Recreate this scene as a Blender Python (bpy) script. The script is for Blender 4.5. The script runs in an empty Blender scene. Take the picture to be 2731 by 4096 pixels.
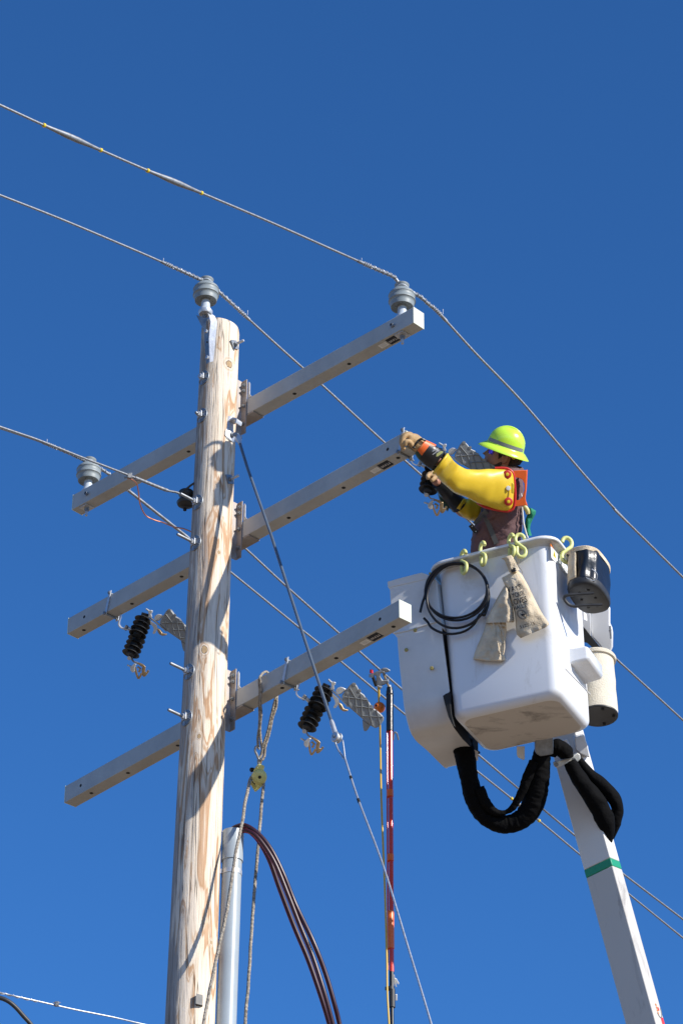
import bpy, math, random
from mathutils import Vector, Matrix, noise
R = math.radians
random.seed(7)
scene = bpy.context.scene
COL = scene.collection

# ------------------------------------------------------------------ camera, sky, sun
F, PIT, ROLL, CZ = 11757.2, .571, -.0039, 1.6
IW, IH = 2731, 4096
cp, sp, cr, sr = math.cos(PIT), math.sin(PIT), math.cos(ROLL), math.sin(ROLL)
EYE = Vector((0, 0, CZ))
FW = Vector((0, cp, sp)); U0 = Vector((0, -sp, cp)); R0 = Vector((1, 0, 0))
# image x = cr*u - sr*v ; image up = sr*u + cr*v  (u along R0, v along U0)
RT = R0*cr - U0*sr
UP = R0*sr + U0*cr
BK = -FW
cam_data = bpy.data.cameras.new('camera')
cam = bpy.data.objects.new('camera', cam_data); COL.objects.link(cam)
cam_data.sensor_fit = 'VERTICAL'; cam_data.sensor_height = 36; cam_data.lens = F*36/IH
cam_data.clip_start = .1; cam_data.clip_end = 3000
mw = Matrix((RT, UP, BK)).transposed().to_4x4(); mw.translation = EYE
cam.matrix_world = mw
scene.camera = cam

SUN_AZ, SUN_EL = R(-34), R(28.5)
SUND = Vector((math.cos(SUN_EL)*math.cos(SUN_AZ), math.cos(SUN_EL)*math.sin(SUN_AZ), math.sin(SUN_EL)))
world = bpy.data.worlds.new('World'); scene.world = world; world.use_nodes = True
wn = world.node_tree
sky = wn.nodes.new('ShaderNodeTexSky'); sky.sky_type = 'NISHITA'; sky.sun_disc = False
sky.sun_elevation = SUN_EL; sky.sun_rotation = math.pi/2 - SUN_AZ
sky.altitude = 2000; sky.air_density = 1.05; sky.dust_density = 0.0; sky.ozone_density = 10.0
bg = wn.nodes['Background']; bg.inputs['Strength'].default_value = .142
hs = wn.nodes.new('ShaderNodeHueSaturation'); hs.inputs['Saturation'].default_value = 1.07
wn.links.new(sky.outputs[0], hs.inputs['Color']); wn.links.new(hs.outputs[0], bg.inputs[0])
sl = bpy.data.lights.new('sun', 'SUN'); sl.energy = 4.8; sl.angle = R(.53); sl.color = (1, .95, .87)
so = bpy.data.objects.new('sun', sl); COL.objects.link(so)
so.rotation_euler = (-SUND).to_track_quat('-Z', 'Y').to_euler()
so.location = (20, -20, 30)
scene.view_settings.view_transform = 'Standard'; scene.view_settings.look = 'None'
scene.view_settings.exposure = 0.35; scene.view_settings.gamma = 1
scene.cycles.max_bounces = 8

# ------------------------------------------------------------------ picture <-> world helpers
def P(x, y, d):
    """point seen at photo pixel (x, y), d metres along the view axis"""
    return EYE + (FW + RT*((x-IW/2)/F) + UP*((IH/2-y)/F))*d
def depth(v): return (v-EYE).dot(FW)
def proj(v):
    w = v-EYE; d = w.dot(FW)
    return (IW/2 + w.dot(RT)/d*F, IH/2 - w.dot(UP)/d*F)
def hit(x, y, o, n):
    """ray through the pixel meets the plane at o with normal n"""
    r = P(x, y, 1)-EYE
    return EYE + r*((o-EYE).dot(n)/r.dot(n))
def mppx(d): return d/F
def azv(a): return Vector((math.cos(a), math.sin(a), 0))
def vert_plane(x, y, o, az):
    return hit(x, y, o, Vector((-math.sin(az), math.cos(az), 0)))

# ------------------------------------------------------------------ materials
def mat(name, col, rough=.5, metal=0., var=0., vscale=6., col2=None, bump=0., bscale=40., spec=.5, trans=False, coat=0.):
    m = bpy.data.materials.new(name); m.use_nodes = True
    nt = m.node_tree; b = nt.nodes['Principled BSDF']
    b.inputs['Base Color'].default_value = (*col, 1); b.inputs['Roughness'].default_value = rough
    b.inputs['Metallic'].default_value = metal; b.inputs['Specular IOR Level'].default_value = spec
    b.inputs['Coat Weight'].default_value = coat
    if var or bump:
        tc = nt.nodes.new('ShaderNodeTexCoord')
    if var:
        n = nt.nodes.new('ShaderNodeTexNoise'); n.inputs['Scale'].default_value = vscale
        n.inputs['Detail'].default_value = 6; n.inputs['Roughness'].default_value = .65
        nt.links.new(tc.outputs['Object'], n.inputs['Vector'])
        r = nt.nodes.new('ShaderNodeValToRGB'); r.color_ramp.elements[0].position = .35; r.color_ramp.elements[1].position = .68
        c2 = col2 or tuple(c*(1-var) for c in col)
        r.color_ramp.elements[0].color = (*c2, 1); r.color_ramp.elements[1].color = (*col, 1)
        nt.links.new(n.outputs['Fac'], r.inputs['Fac']); nt.links.new(r.outputs['Color'], b.inputs['Base Color'])
        mr = nt.nodes.new('ShaderNodeMapRange'); mr.inputs['To Min'].default_value = max(0, rough-.12); mr.inputs['To Max'].default_value = min(1, rough+.12)
        nt.links.new(n.outputs['Fac'], mr.inputs['Value']); nt.links.new(mr.outputs[0], b.inputs['Roughness'])
    if bump:
        n2 = nt.nodes.new('ShaderNodeTexNoise'); n2.inputs['Scale'].default_value = bscale; n2.inputs['Detail'].default_value = 5
        nt.links.new(tc.outputs['Object'], n2.inputs['Vector'])
        bp = nt.nodes.new('ShaderNodeBump'); bp.inputs['Strength'].default_value = bump; bp.inputs['Distance'].default_value = .01
        nt.links.new(n2.outputs['Fac'], bp.inputs['Height']); nt.links.new(bp.outputs[0], b.inputs['Normal'])
    return m
M = {}
M['arm'] = mat('arm_fibreglass', (.46, .465, .44), .55, var=.22, vscale=3.5, bump=.06, bscale=90)
M['cap'] = mat('cap_plastic', (.60, .62, .51), .5, var=.06)
M['dark'] = mat('hole_dark', (.012, .012, .012), .8)  # near-black for painted shade in holes and gaps, and for truly black parts
M['galv'] = mat('galvanised_steel', (.60, .62, .64), .42, .5, var=.22, vscale=30, bump=.1)
M['galvd'] = mat('dull_steel', (.32, .34, .36), .5, .6, var=.35, vscale=30, bump=.1)
M['bracket'] = mat('bracket_steel', (.34, .33, .33), .6, .25, var=.35, vscale=14, col2=(.27, .22, .18), bump=.1)
M['insul'] = mat('insulator_polymer', (.25, .285, .29), .5, var=.12, vscale=12)
M['stem'] = mat('insulator_stem', (.50, .55, .60), .35, .1)
M['wire'] = mat('wire_aluminium', (.34, .355, .37), .45, .7, var=.25, vscale=60)
M['guy'] = mat('guy_strand', (.48, .51, .55), .4, .6, var=.3, vscale=80)
M['rod'] = mat('guy_rod_fibreglass', (.10, .13, .17), .33, var=.2, vscale=8)
M['black'] = mat('black_rubber', (.012, .013, .015), .38, var=.3, vscale=15)
M['blackp'] = mat('black_silicone', (.014, .016, .019), .5)
M['cable'] = mat('black_cable', (.007, .0065, .008), .36, spec=.35)
M['magenta'] = mat('red_stripe', (.30, .015, .06), .4)
M['cord'] = mat('cloth_black', (.0045, .0045, .005), .8, var=.4, vscale=20, bump=.5, bscale=45, spec=.08)
M['rope'] = mat('worn_rope', (.50, .44, .35), .9, var=.7, vscale=55, col2=(.14, .12, .10), bump=.9, bscale=120)
M['pvc'] = mat('grey_pvc', (.36, .41, .44), .35, var=.12, vscale=3)
M['gel'] = mat('white_gelcoat', (.74, .75, .76), .28, var=.06, vscale=3, coat=.35)
M['gel2'] = mat('worn_gelcoat', (.66, .665, .66), .42, var=.12, vscale=4, bump=.04, bscale=120)
M['yelp'] = mat('yellow_nylon', (.72, .74, .27), .4, var=.2, vscale=20)
M['pulley'] = mat('pulley_yellow', (.70, .66, .24), .42, var=.25, vscale=18)
M['canvas'] = mat('canvas', (.74, .63, .46), .9, var=.4, vscale=11, col2=(.52, .41, .27), bump=.6, bscale=150)
M['canvas2'] = mat('pale_canvas', (.68, .62, .50), .9, var=.15, vscale=9, bump=.5, bscale=90)
M['ink'] = mat('black_ink', (.02, .022, .03), .8)
M['leath'] = mat('black_vinyl', (.012, .014, .019), .32, var=.3, vscale=12, bump=.7, bscale=10)
M['pad'] = mat('black_plastic', (.035, .036, .038), .5, var=.4, vscale=18)
M['lime'] = mat('lime_helmet', (.56, .86, .05), .25, coat=.4)
M['grey'] = mat('grey_tape', (.22, .24, .25), .5)
M['skin'] = mat('skin', (.40, .19, .125), .5, var=.15, vscale=30)
M['beard'] = mat('beard', (.06, .032, .021), .9, bump=.8, bscale=200)
M['hair'] = mat('hair', (.028, .018, .013), .9, bump=.8, bscale=200)
M['shirt'] = mat('maroon_sweatshirt', (.145, .078, .078), .9, var=.15, vscale=14, bump=.3, bscale=70)
M['ysl'] = mat('yellow_rubber_sleeve', (.78, .53, .025), .42, var=.14, vscale=5, bump=.15, bscale=6)
M['magenta2'] = mat('dark_red_sheath', (.035, .008, .014), .35)
M['red'] = mat('red_trim', (.52, .022, .016), .42)
M['orange'] = mat('orange_strap', (.82, .14, .02), .42)
M['green'] = mat('green_cloth', (.008, .20, .10), .75, bump=.5, bscale=30)
M['greenr'] = mat('dark_green_rubber', (.012, .055, .04), .45)
M['strap'] = mat('harness_webbing', (.09, .09, .088), .8)
M['glove'] = mat('leather_glove', (.52, .33, .15), .75, var=.35, vscale=40, bump=.22, bscale=90)
M['lens'] = mat('mirror_lens', (.10, .06, .55), .08, .8)
M['white'] = mat('white_plastic', (.75, .75, .70), .45)
M['plate'] = mat('grey_casting', (.27, .285, .29), .5, .15, var=.15)
M['groove'] = mat('dark_rib', (.17, .18, .185), .6, .1)
M['bronze'] = mat('bronze', (.46, .34, .20), .42, .7, var=.3, vscale=50)
M['redpole'] = mat('red_fibreglass', (.64, .045, .018), .16, coat=.6)
M['orangepole'] = mat('orange_collar', (.85, .17, .03), .3)
M['ball'] = mat('orange_ball', (.82, .18, .01), .32)
M['ycord'] = mat('yellow_cable', (.62, .40, .05), .4)
M['copper'] = mat('copper', (.62, .26, .15), .35, .7)
M['brass'] = mat('brass_bolt', (.45, .34, .10), .45, .5)
M['boomgreen'] = mat('green_band', (.01, .27, .14), .45)
M['boom'] = mat('boom_paint', (.70, .675, .63), .35, var=.05, vscale=3, coat=.2)
M['sticker'] = mat('sticker_white', (.80, .81, .80), .5)
M['sred'] = mat('sticker_red', (.65, .03, .04), .5)
M['sorange'] = mat('sticker_orange', (.80, .22, .03), .5)
M['syellow'] = mat('sticker_yellow', (.75, .55, .02), .5)
M['text'] = mat('print_white', (.8, .8, .8), .5)
M['tline'] = mat('print_grey', (.45, .5, .52), .6)
M['ground'] = mat('dry_ground', (.32, .235, .15), .95, var=.3, vscale=.15, bump=.5, bscale=3)

def dirty(name, col, dirt, scale, lo, hi, rough=.45):
    m = mat(name, col, rough)
    nt = m.node_tree; b = nt.nodes['Principled BSDF']
    tc = nt.nodes.new('ShaderNodeTexCoord'); mp = nt.nodes.new('ShaderNodeMapping'); mp.inputs['Scale'].default_value = scale
    n = nt.nodes.new('ShaderNodeTexNoise'); n.inputs['Scale'].default_value = 1; n.inputs['Detail'].default_value = 8; n.inputs['Roughness'].default_value = .7; n.inputs['Distortion'].default_value = .6
    r = nt.nodes.new('ShaderNodeValToRGB'); r.color_ramp.elements[0].position = lo; r.color_ramp.elements[1].position = hi
    r.color_ramp.elements[0].color = (*col, 1); r.color_ramp.elements[1].color = (*dirt, 1)
    nt.links.new(tc.outputs['Object'], mp.inputs[0]); nt.links.new(mp.outputs[0], n.inputs['Vector'])
    nt.links.new(n.outputs['Fac'], r.inputs['Fac']); nt.links.new(r.outputs['Color'], b.inputs['Base Color'])
    return m
M['under'] = dirty('scuffed_underside', (.60, .56, .50), (.13, .115, .10), (3.0, 5.0, 4.0), .52, .72, .6)
M['boomdirt'] = dirty('boom_scuffed', (.53, .505, .46), (.22, .20, .18), (9, 9, 2.2), .56, .80, .5)

M['lip'] = dirty('grubby_rim', (.56, .555, .53), (.25, .23, .20), (9, 9, 9), .48, .72, .5)
M['gelf'] = dirty('bucket_gelcoat', (.74, .75, .76), (.52, .51, .48), (6, 6, 2.2), .56, .78, .3)
def wood():
    m = bpy.data.materials.new('weathered_pole_wood'); m.use_nodes = True
    nt = m.node_tree; N = nt.nodes; L = nt.links; b = N['Principled BSDF']
    b.inputs['Roughness'].default_value = .85; b.inputs['Specular IOR Level'].default_value = .2
    tc = N.new('ShaderNodeTexCoord')
    def mapping(s, loc=(0, 0, 0)):
        mp = N.new('ShaderNodeMapping'); mp.inputs['Scale'].default_value = s; mp.inputs['Location'].default_value = loc
        L.new(tc.outputs['Object'], mp.inputs[0]); return mp
    def nz(mp, sc, det=5, rough=.6, dist=0):
        n = N.new('ShaderNodeTexNoise'); n.inputs['Scale'].default_value = sc; n.inputs['Detail'].default_value = det
        n.inputs['Roughness'].default_value = rough; n.inputs['Distortion'].default_value = dist
        L.new(mp.outputs[0], n.inputs['Vector']); return n
    def ramp(n, stops):
        r = N.new('ShaderNodeValToRGB'); e = r.color_ramp.elements
        while len(e) < len(stops): e.new(.5)
        for k, (p, c) in enumerate(stops): e[k].position = p; e[k].color = (*c, 1)
        L.new(n, r.inputs['Fac']); return r
    def mix(f, a, c, mode='MIX', fac=None):
        x = N.new('ShaderNodeMix'); x.data_type = 'RGBA'; x.blend_type = mode
        if f is None: x.inputs[0].default_value = fac
        else: L.new(f, x.inputs[0])
        L.new(a, x.inputs[6]); L.new(c, x.inputs[7]); return x.outputs[2]
    # growth-ring patches: contour lines of a stretched noise
    n1 = nz(mapping((1, 1, .12)), 9.0, 3.5, .5, .8)
    mul = N.new('ShaderNodeMath'); mul.operation = 'MULTIPLY'; mul.inputs[1].default_value = 4.4; L.new(n1.outputs['Fac'], mul.inputs[0])
    fr = N.new('ShaderNodeMath'); fr.operation = 'FRACT'; L.new(mul.outputs[0], fr.inputs[0])
    ring = ramp(fr.outputs[0], [(0, (.80, .685, .54)), (.30, (.77, .65, .505)), (.38, (.50, .31, .18)), (.54, (.57, .38, .24)), (.60, (.76, .64, .50)), (.67, (.54, .36, .22)), (.73, (.78, .66, .52)), (1, (.83, .72, .585))])
    # fibres
    n2 = nz(mapping((1, 1, .03)), 130, 4, .7)
    fib = ramp(n2.outputs['Fac'], [(.25, (.66, .60, .54)), (.55, (1, 1, 1)), (.8, (1.05, 1.04, 1.02))])
    c = mix(None, ring.outputs[0], fib.outputs[0], 'MULTIPLY', .75)
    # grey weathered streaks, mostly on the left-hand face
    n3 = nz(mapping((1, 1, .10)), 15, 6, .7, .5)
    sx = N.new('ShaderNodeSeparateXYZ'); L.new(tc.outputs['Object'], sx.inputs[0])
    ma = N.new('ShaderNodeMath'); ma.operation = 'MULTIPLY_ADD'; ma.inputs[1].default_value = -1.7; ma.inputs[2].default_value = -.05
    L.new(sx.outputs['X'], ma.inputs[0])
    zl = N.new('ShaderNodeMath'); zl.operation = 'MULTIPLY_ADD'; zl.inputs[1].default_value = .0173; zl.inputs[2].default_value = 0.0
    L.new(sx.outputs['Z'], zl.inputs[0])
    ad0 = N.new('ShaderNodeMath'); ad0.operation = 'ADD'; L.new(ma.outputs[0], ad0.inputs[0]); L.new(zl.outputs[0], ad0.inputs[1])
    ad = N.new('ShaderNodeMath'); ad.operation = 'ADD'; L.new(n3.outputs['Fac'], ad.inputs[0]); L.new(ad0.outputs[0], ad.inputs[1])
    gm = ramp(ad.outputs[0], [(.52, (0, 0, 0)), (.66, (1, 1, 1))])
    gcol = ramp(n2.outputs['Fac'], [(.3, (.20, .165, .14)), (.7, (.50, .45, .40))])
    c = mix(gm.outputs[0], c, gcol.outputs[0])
    # long dark drying cracks
    n4 = nz(mapping((1, 1, .02), (3.1, .2, 0)), 17, 3, .55)
    ck = ramp(n4.outputs['Fac'], [(.486, (1, 1, 1)), (.498, (.16, .13, .1)), (.510, (1, 1, 1))])
    c = mix(None, c, ck.outputs[0], 'MULTIPLY', .8)
    # knots: rings round a few fixed places
    for kx, ky, kz, kr in KNOTS:
        dv = N.new('ShaderNodeVectorMath'); dv.operation = 'SUBTRACT'; dv.inputs[1].default_value = (kx, ky, kz)
        L.new(tc.outputs['Object'], dv.inputs[0])
        ml = N.new('ShaderNodeVectorMath'); ml.operation = 'MULTIPLY'; ml.inputs[1].default_value = (1, 1, .7); L.new(dv.outputs[0], ml.inputs[0])
        ln = N.new('ShaderNodeVectorMath'); ln.operation = 'LENGTH'; L.new(ml.outputs[0], ln.inputs[0])
        dd = N.new('ShaderNodeMath'); dd.operation = 'DIVIDE'; dd.inputs[1].default_value = kr*4; L.new(ln.outputs['Value'], dd.inputs[0])
        wob = N.new('ShaderNodeMath'); wob.operation = 'MULTIPLY_ADD'; wob.inputs[1].default_value = .5; L.new(n3.outputs['Fac'], wob.inputs[0]); wob.inputs[2].default_value = -.25
        d2 = N.new('ShaderNodeMath'); d2.operation = 'ADD'; L.new(dd.outputs[0], d2.inputs[0]); L.new(wob.outputs[0], d2.inputs[1])
        kc = ramp(d2.outputs[0], [(0, (.40, .27, .15)), (.18, (.50, .35, .19)), (.23, (.15, .10, .07)), (.28, (.78, .67, .54)), (.40, (.54, .38, .25)), (.50, (.80, .69, .56)), (1, (.80, .69, .56))])
        km = ramp(d2.outputs[0], [(0, (1, 1, 1)), (.30, (1, 1, 1)), (.60, (0, 0, 0))])
        c = mix(km.outputs[0], c, kc.outputs[0])
    L.new(c, b.inputs['Base Color'])
    bp = N.new('ShaderNodeBump'); bp.inputs['Strength'].default_value = .55; bp.inputs['Distance'].default_value = .012
    hs = N.new('ShaderNodeMath'); hs.operation = 'MULTIPLY_ADD'; hs.inputs[1].default_value = .8; L.new(n2.outputs['Fac'], hs.inputs[0]); L.new(ck.outputs[0], hs.inputs[2])
    L.new(hs.outputs[0], bp.inputs['Height']); L.new(bp.outputs[0], b.inputs['Normal'])
    return m

# ------------------------------------------------------------------ mesh building
ORG = {}
def tag(o, label=None, cat=None, group=None, kind=None):
    if label: o['label'] = label
    if cat: o['category'] = cat
    if group: o['group'] = group
    if kind: o['kind'] = kind
    return o
def thing(name, org, label, cat, group=None):
    o = bpy.data.objects.new(name, None); COL.objects.link(o); o.location = org; o.empty_display_size = .1
    ORG[o.name] = Vector(org); return tag(o, label, cat, group)
class MB:
    def __init__(s): s.v = []; s.f = []; s.mi = []
    def add(s, vs, fs, mi=0):
        k = len(s.v); s.v += [Vector(a) for a in vs]; s.f += [tuple(i+k for i in q) for q in fs]; s.mi += [mi]*len(fs); return s
    def rings(s, rs, closed=True, caps=True, mi=0, loop=False):
        n = len(rs[0]); vs = [p for r in rs for p in r]; fs = []
        m = len(rs); rng = range(m) if loop else range(m-1)
        for i in rng:
            j2 = (i+1) % m
            for j in range(n if closed else n-1):
                a, b_ = i*n+j, i*n+(j+1) % n; c, d = j2*n+(j+1) % n, j2*n+j
                fs.append((a, b_, c, d))
        if caps and not loop:
            fs.append(tuple(range(n-1, -1, -1))); fs.append(tuple((m-1)*n+j for j in range(n)))
        return s.add(vs, fs, mi)
    def tube(s, pts, r, n=10, closed=False, caps=True, flat=None, twist=0, lobes=0, mi=0, up=None):
        pts = [Vector(p) for p in pts]; m = len(pts); rs = []
        t0 = (pts[1]-pts[0]).normalized()
        a = up or (Vector((0, 0, 1)) if abs(t0.z) < .9 else Vector((1, 0, 0)))
        nrm = (a - t0*a.dot(t0)).normalized()
        for i, p in enumerate(pts):
            if closed: t = (pts[(i+1) % m]-pts[i-1]).normalized()
            else: t = (pts[min(i+1, m-1)]-pts[max(i-1, 0)]).normalized()
            nrm = (nrm - t*nrm.dot(t)).normalized(); bn = t.cross(nrm)
            rr = r[i] if isinstance(r, (list, tuple)) else r
            fl = flat or 1
            ring = []
            for j in range(n):
                q = 2*math.pi*j/n + twist*i
                k = rr*(1+(.06*math.cos(lobes*(q-twist*i)) if lobes else 0))
                ring.append(p + nrm*math.cos(q)*k + bn*math.sin(q)*k*fl)
            rs.append(ring)
        return s.rings(rs, caps=caps and not closed, loop=closed, mi=mi)
    def lathe(s, o, ax, prof, n=24, mi=0):
        ax = Vector(ax).normalized(); a = Vector((1, 0, 0)) if abs(ax.x) < .8 else Vector((0, 1, 0))
        e1 = (a-ax*a.dot(ax)).normalized(); e2 = ax.cross(e1); o = Vector(o)
        rs = [[o+ax*t+(e1*math.cos(2*math.pi*j/n)+e2*math.sin(2*math.pi*j/n))*max(r, 1e-4) for j in range(n)] for t, r in prof]
        return s.rings(rs, mi=mi)
    def box(s, c, x, y, z, mi=0):
        c = Vector(c); x = Vector(x); y = Vector(y); z = Vector(z)
        vs = [c+x*i+y*j+z*k for k in (-1, 1) for j in (-1, 1) for i in (-1, 1)]
        fs = [(0, 2, 3, 1), (4, 5, 7, 6), (0, 1, 5, 4), (2, 6, 7, 3), (0, 4, 6, 2), (1, 3, 7, 5)]
        if x.cross(y).dot(z) < 0: fs = [tuple(reversed(q)) for q in fs]
        return s.add(vs, fs, mi)
    def prism(s, poly, ex, mi=0):
        n = len(poly); ex = Vector(ex); vs = [Vector(p) for p in poly]+[Vector(p)+ex for p in poly]
        nr = Vector((0, 0, 0))
        for i in range(n): nr += vs[i].cross(vs[(i+1) % n])
        fs = [tuple(range(n-1, -1, -1)), tuple(range(n, 2*n))]+[(i, (i+1) % n, n+(i+1) % n, n+i) for i in range(n)]
        if nr.dot(ex) < 0: fs = [tuple(reversed(q)) for q in fs]
        return s.add(vs, fs, mi)
    def ribbon(s, pts, w, t, up):
        """flat strip: width w along 'up', thickness t"""
        pts = [Vector(p) for p in pts]; rs = []; m = len(pts); up = Vector(up).normalized()
        for i, p in enumerate(pts):
            d = (pts[min(i+1, m-1)]-pts[max(i-1, 0)]).normalized(); nn = d.cross(up).normalized()
            rs.append([p+up*w/2+nn*t/2, p-up*w/2+nn*t/2, p-up*w/2-nn*t/2, p+up*w/2-nn*t/2])
        return s.rings(rs)
    def build(s, name, m, parent=None, smooth=True, bevel=0, sub=0, label=None, auto=R(38)):
        if parent is not None: org = ORG[parent.name]
        else:
            org = sum(s.v, Vector())/len(s.v)
        me = bpy.data.meshes.new(name); me.from_pydata([v-org for v in s.v], [], s.f); me.update()
        ms = m if isinstance(m, (list, tuple)) else [m]
        for x in ms: me.materials.append(M[x] if isinstance(x, str) else x)
        if len(ms) > 1:
            for p, i in zip(me.polygons, s.mi): p.material_index = i
        o = bpy.data.objects.new(name, me); COL.objects.link(o)
        if parent is not None: o.parent = parent
        else: o.location = org
        ORG[o.name] = org
        import bmesh
        bm = bmesh.new(); bm.from_mesh(me); bmesh.ops.recalc_face_normals(bm, faces=bm.faces)
        if smooth:
            for e in bm.edges:
                if len(e.link_faces) == 2 and e.calc_face_angle(0) > auto: e.smooth = False
            for f in bm.faces: f.smooth = True
        bm.to_mesh(me); bm.free()
        if bevel:
            bv = o.modifiers.new('bevel', 'BEVEL'); bv.width = bevel; bv.segments = 2; bv.limit_method = 'ANGLE'; bv.angle_limit = R(35)
        if sub:
            sb = o.modifiers.new('sub', 'SUBSURF'); sb.levels = sub; sb.render_levels = sub
        if label: o['label'] = label
        return o
def smoothpath(pts, k=6):
    pts = [Vector(p) for p in pts]; out = []
    for i in range(len(pts)-1):
        p0 = pts[max(i-1, 0)]; p1 = pts[i]; p2 = pts[i+1]; p3 = pts[min(i+2, len(pts)-1)]
        for j in range(k):
            t = j/k
            out.append(.5*((2*p1)+(p2-p0)*t+(2*p0-5*p1+4*p2-p3)*t*t+(3*p1-p0-3*p2+p3)*t**3))
    out.append(pts[-1]); return out
def lerpl(vals, u):
    """piecewise linear lookup, u in 0..1"""
    x = u*(len(vals)-1); i = min(int(x), len(vals)-2); t = x-i
    a, b_ = vals[i], vals[i+1]
    if isinstance(a, (tuple, list)): return tuple(p*(1-t)+q*t for p, q in zip(a, b_))
    return a*(1-t)+b_*t
def copy_tree(o, parent=None):
    c = o.copy(); COL.objects.link(c); c.parent = parent
    ORG[c.name] = Vector(ORG[o.name]) if o.name in ORG else Vector()
    for ch in [q for q in bpy.data.objects if q.parent == o]:
        copy_tree(ch, c)
    return c
def crop(ox, oy, s, *pts):
    """zoomed-view pixels -> photo pixels"""
    return [(ox+p[0]/s, oy+p[1]/s)+tuple(p[2:]) for p in pts]
def text(s, o, x, y, size, m, parent, name='lettering', thick=.0006, warp=None, wscale=1):
    cu = bpy.data.curves.new('t', 'FONT'); cu.body = s; cu.size = size; cu.align_x = 'CENTER'; cu.align_y = 'CENTER'
    cu.resolution_u = 2
    to = bpy.data.objects.new('t', cu); COL.objects.link(to)
    bpy.context.view_layer.update()
    me = bpy.data.meshes.new_from_object(to.evaluated_get(bpy.context.evaluated_depsgraph_get()))
    bpy.data.objects.remove(to); bpy.data.curves.remove(cu)
    x = Vector(x).normalized() if x is not None else None; y = Vector(y).normalized() if y is not None else None
    b = MB()
    vs = [(warp(v.co.x*wscale, v.co.y) if warp else Vector(o)+x*v.co.x*wscale+y*v.co.y) for v in me.vertices]
    b.add(vs, [tuple(p.vertices) for p in me.polygons])
    bpy.data.meshes.remove(me)
    return b.build(name, m, parent, smooth=False)

# ------------------------------------------------------------------ ground
g = MB(); n = 48
g.add([(0, 0, 0)]+[(900*math.cos(2*math.pi*i/n), 900*math.sin(2*math.pi*i/n), 0) for i in range(n)], [(0, i+1, (i+1) % n+1) for i in range(n)])
tag(g.build('ground', 'ground', smooth=False), kind='structure')

# ------------------------------------------------------------------ utility pole
PX, PY, LX, LY, ZR = -.8141, 15.279, .0102, -.0014, 9.6
def pole_c(z): return Vector((PX+LX*(z-ZR), PY+LY*(z-ZR), z))
def pole_r(z): return .1215+max(0, 12.6-z)*.0040
def zfor(y):
    lo, hi = 0, 20
    for _ in range(40):
        m_ = (lo+hi)/2
        if proj(pole_c(m_))[1] > y: lo = m_
        else: hi = m_
    return lo
def pole_surf(x, y):
    """first point of the pole surface under a pixel"""
    r = P(x, y, 1)-EYE; z = zfor(y); c = pole_c(z); rad = pole_r(z)
    ox, oy = -c.x, -c.y; a = r.x**2+r.y**2; b_ = 2*(ox*r.x+oy*r.y); cc = ox*ox+oy*oy-rad*rad
    dsc = max(b_*b_-4*a*cc, 0); t = (-b_-math.sqrt(dsc))/(2*a)
    return EYE+r*t
ZTOP = zfor(1314)
pb = MB(); NS = 56; rs = []; NR = 131
for i in range(NR):
    z = ZTOP*i/(NR-1); c = pole_c(z); rr = pole_r(z)
    ring = []
    for j in range(NS):
        a = 2*math.pi*j/NS
        q = 1+.012*noise.noise(Vector((math.cos(a)*1.7, math.sin(a)*1.7, z*.7)))+.006*noise.noise(Vector((math.cos(a)*6, math.sin(a)*6, z*1.3)))
        zz = z
        if i == NR-1:
            q *= .965; zz = z-.018*math.cos(a)
        elif i == NR-2: zz = ZTOP-.025-.018*math.cos(a)
        ring.append(c*1+Vector((math.cos(a)*rr*q, math.sin(a)*rr*q, zz-z)))
    rs.append(ring)
pb.rings(rs)
PORG = sum(pb.v, Vector())/len(pb.v)
KNOTS = []
for kx, ky, kr in ((917, 1456, .022), (819, 2598, .017), (876, 2209, .009), (797, 2945, .010), (846, 3770, .010)):
    s_ = pole_surf(kx, ky)-PORG; KNOTS.append((s_.x, s_.y, s_.z, kr))
M['wood'] = wood()
pole = pb.build('utility_pole', 'wood')
tag(pole, 'tall weathered wooden utility pole with tan grain and knots', 'utility pole')

# ------------------------------------------------------------------ crossarms
AW, AH, AL = .092, .117, 3.0543
ARM = {}
for k, z, ph, tl, da in ((1, 10.6281, -.7599, -.0006, .0026), (2, 9.7013, -.7915, .0004, -.0145), (3, 8.5035, -.8336, .0056, -.0100)):
    z += CZ; A = Vector((math.cos(ph)*math.cos(tl), math.sin(ph)*math.cos(tl), math.sin(tl))); Q = Vector((-math.sin(ph), math.cos(ph), 0)); U = A.cross(Q)
    c = pole_c(z)+A*da+Q*.2001
    ARM[k] = (c, A, Q, U)
def arm_pt(k, t, q=0, u=0):
    c, A, Q, U = ARM[k]; return c+A*t+Q*q+U*u
def t_at(k, x, q=0, u=0):
    lo, hi = -1.6, 1.6
    for _ in range(40):
        m_ = (lo+hi)/2
        if proj(arm_pt(k, m_, q, u))[0] < x: lo = m_
        else: hi = m_
    return lo
def hole(b, c, nrm, r=.0105):
    # countersunk bolt hole: ring, then a dark recess
    b.lathe(c, nrm, [(0, r*.98), (.0012, r), (.0014, r*.82)], 14)
LBL = {1: 'topmost grey crossarm, carrying a grey insulator at each end', 2: 'middle grey crossarm whose right end the worker is gripping', 3: 'lowest grey crossarm, with the rope sling and pulley hung from it'}
HOLES = {1: dict(f=[(1572, 1298), (351, 1972)], b=[1396, 1178, 755, 549]), 2: dict(f=[(338, 2467), (1550, 1796)], b=[337, 529, 727, 1592, 1374, 1155]), 3: dict(f=[(324, 3140), (1519, 2477)], b=[367, 513, 712, 1573, 1345, 1129])}
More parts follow.
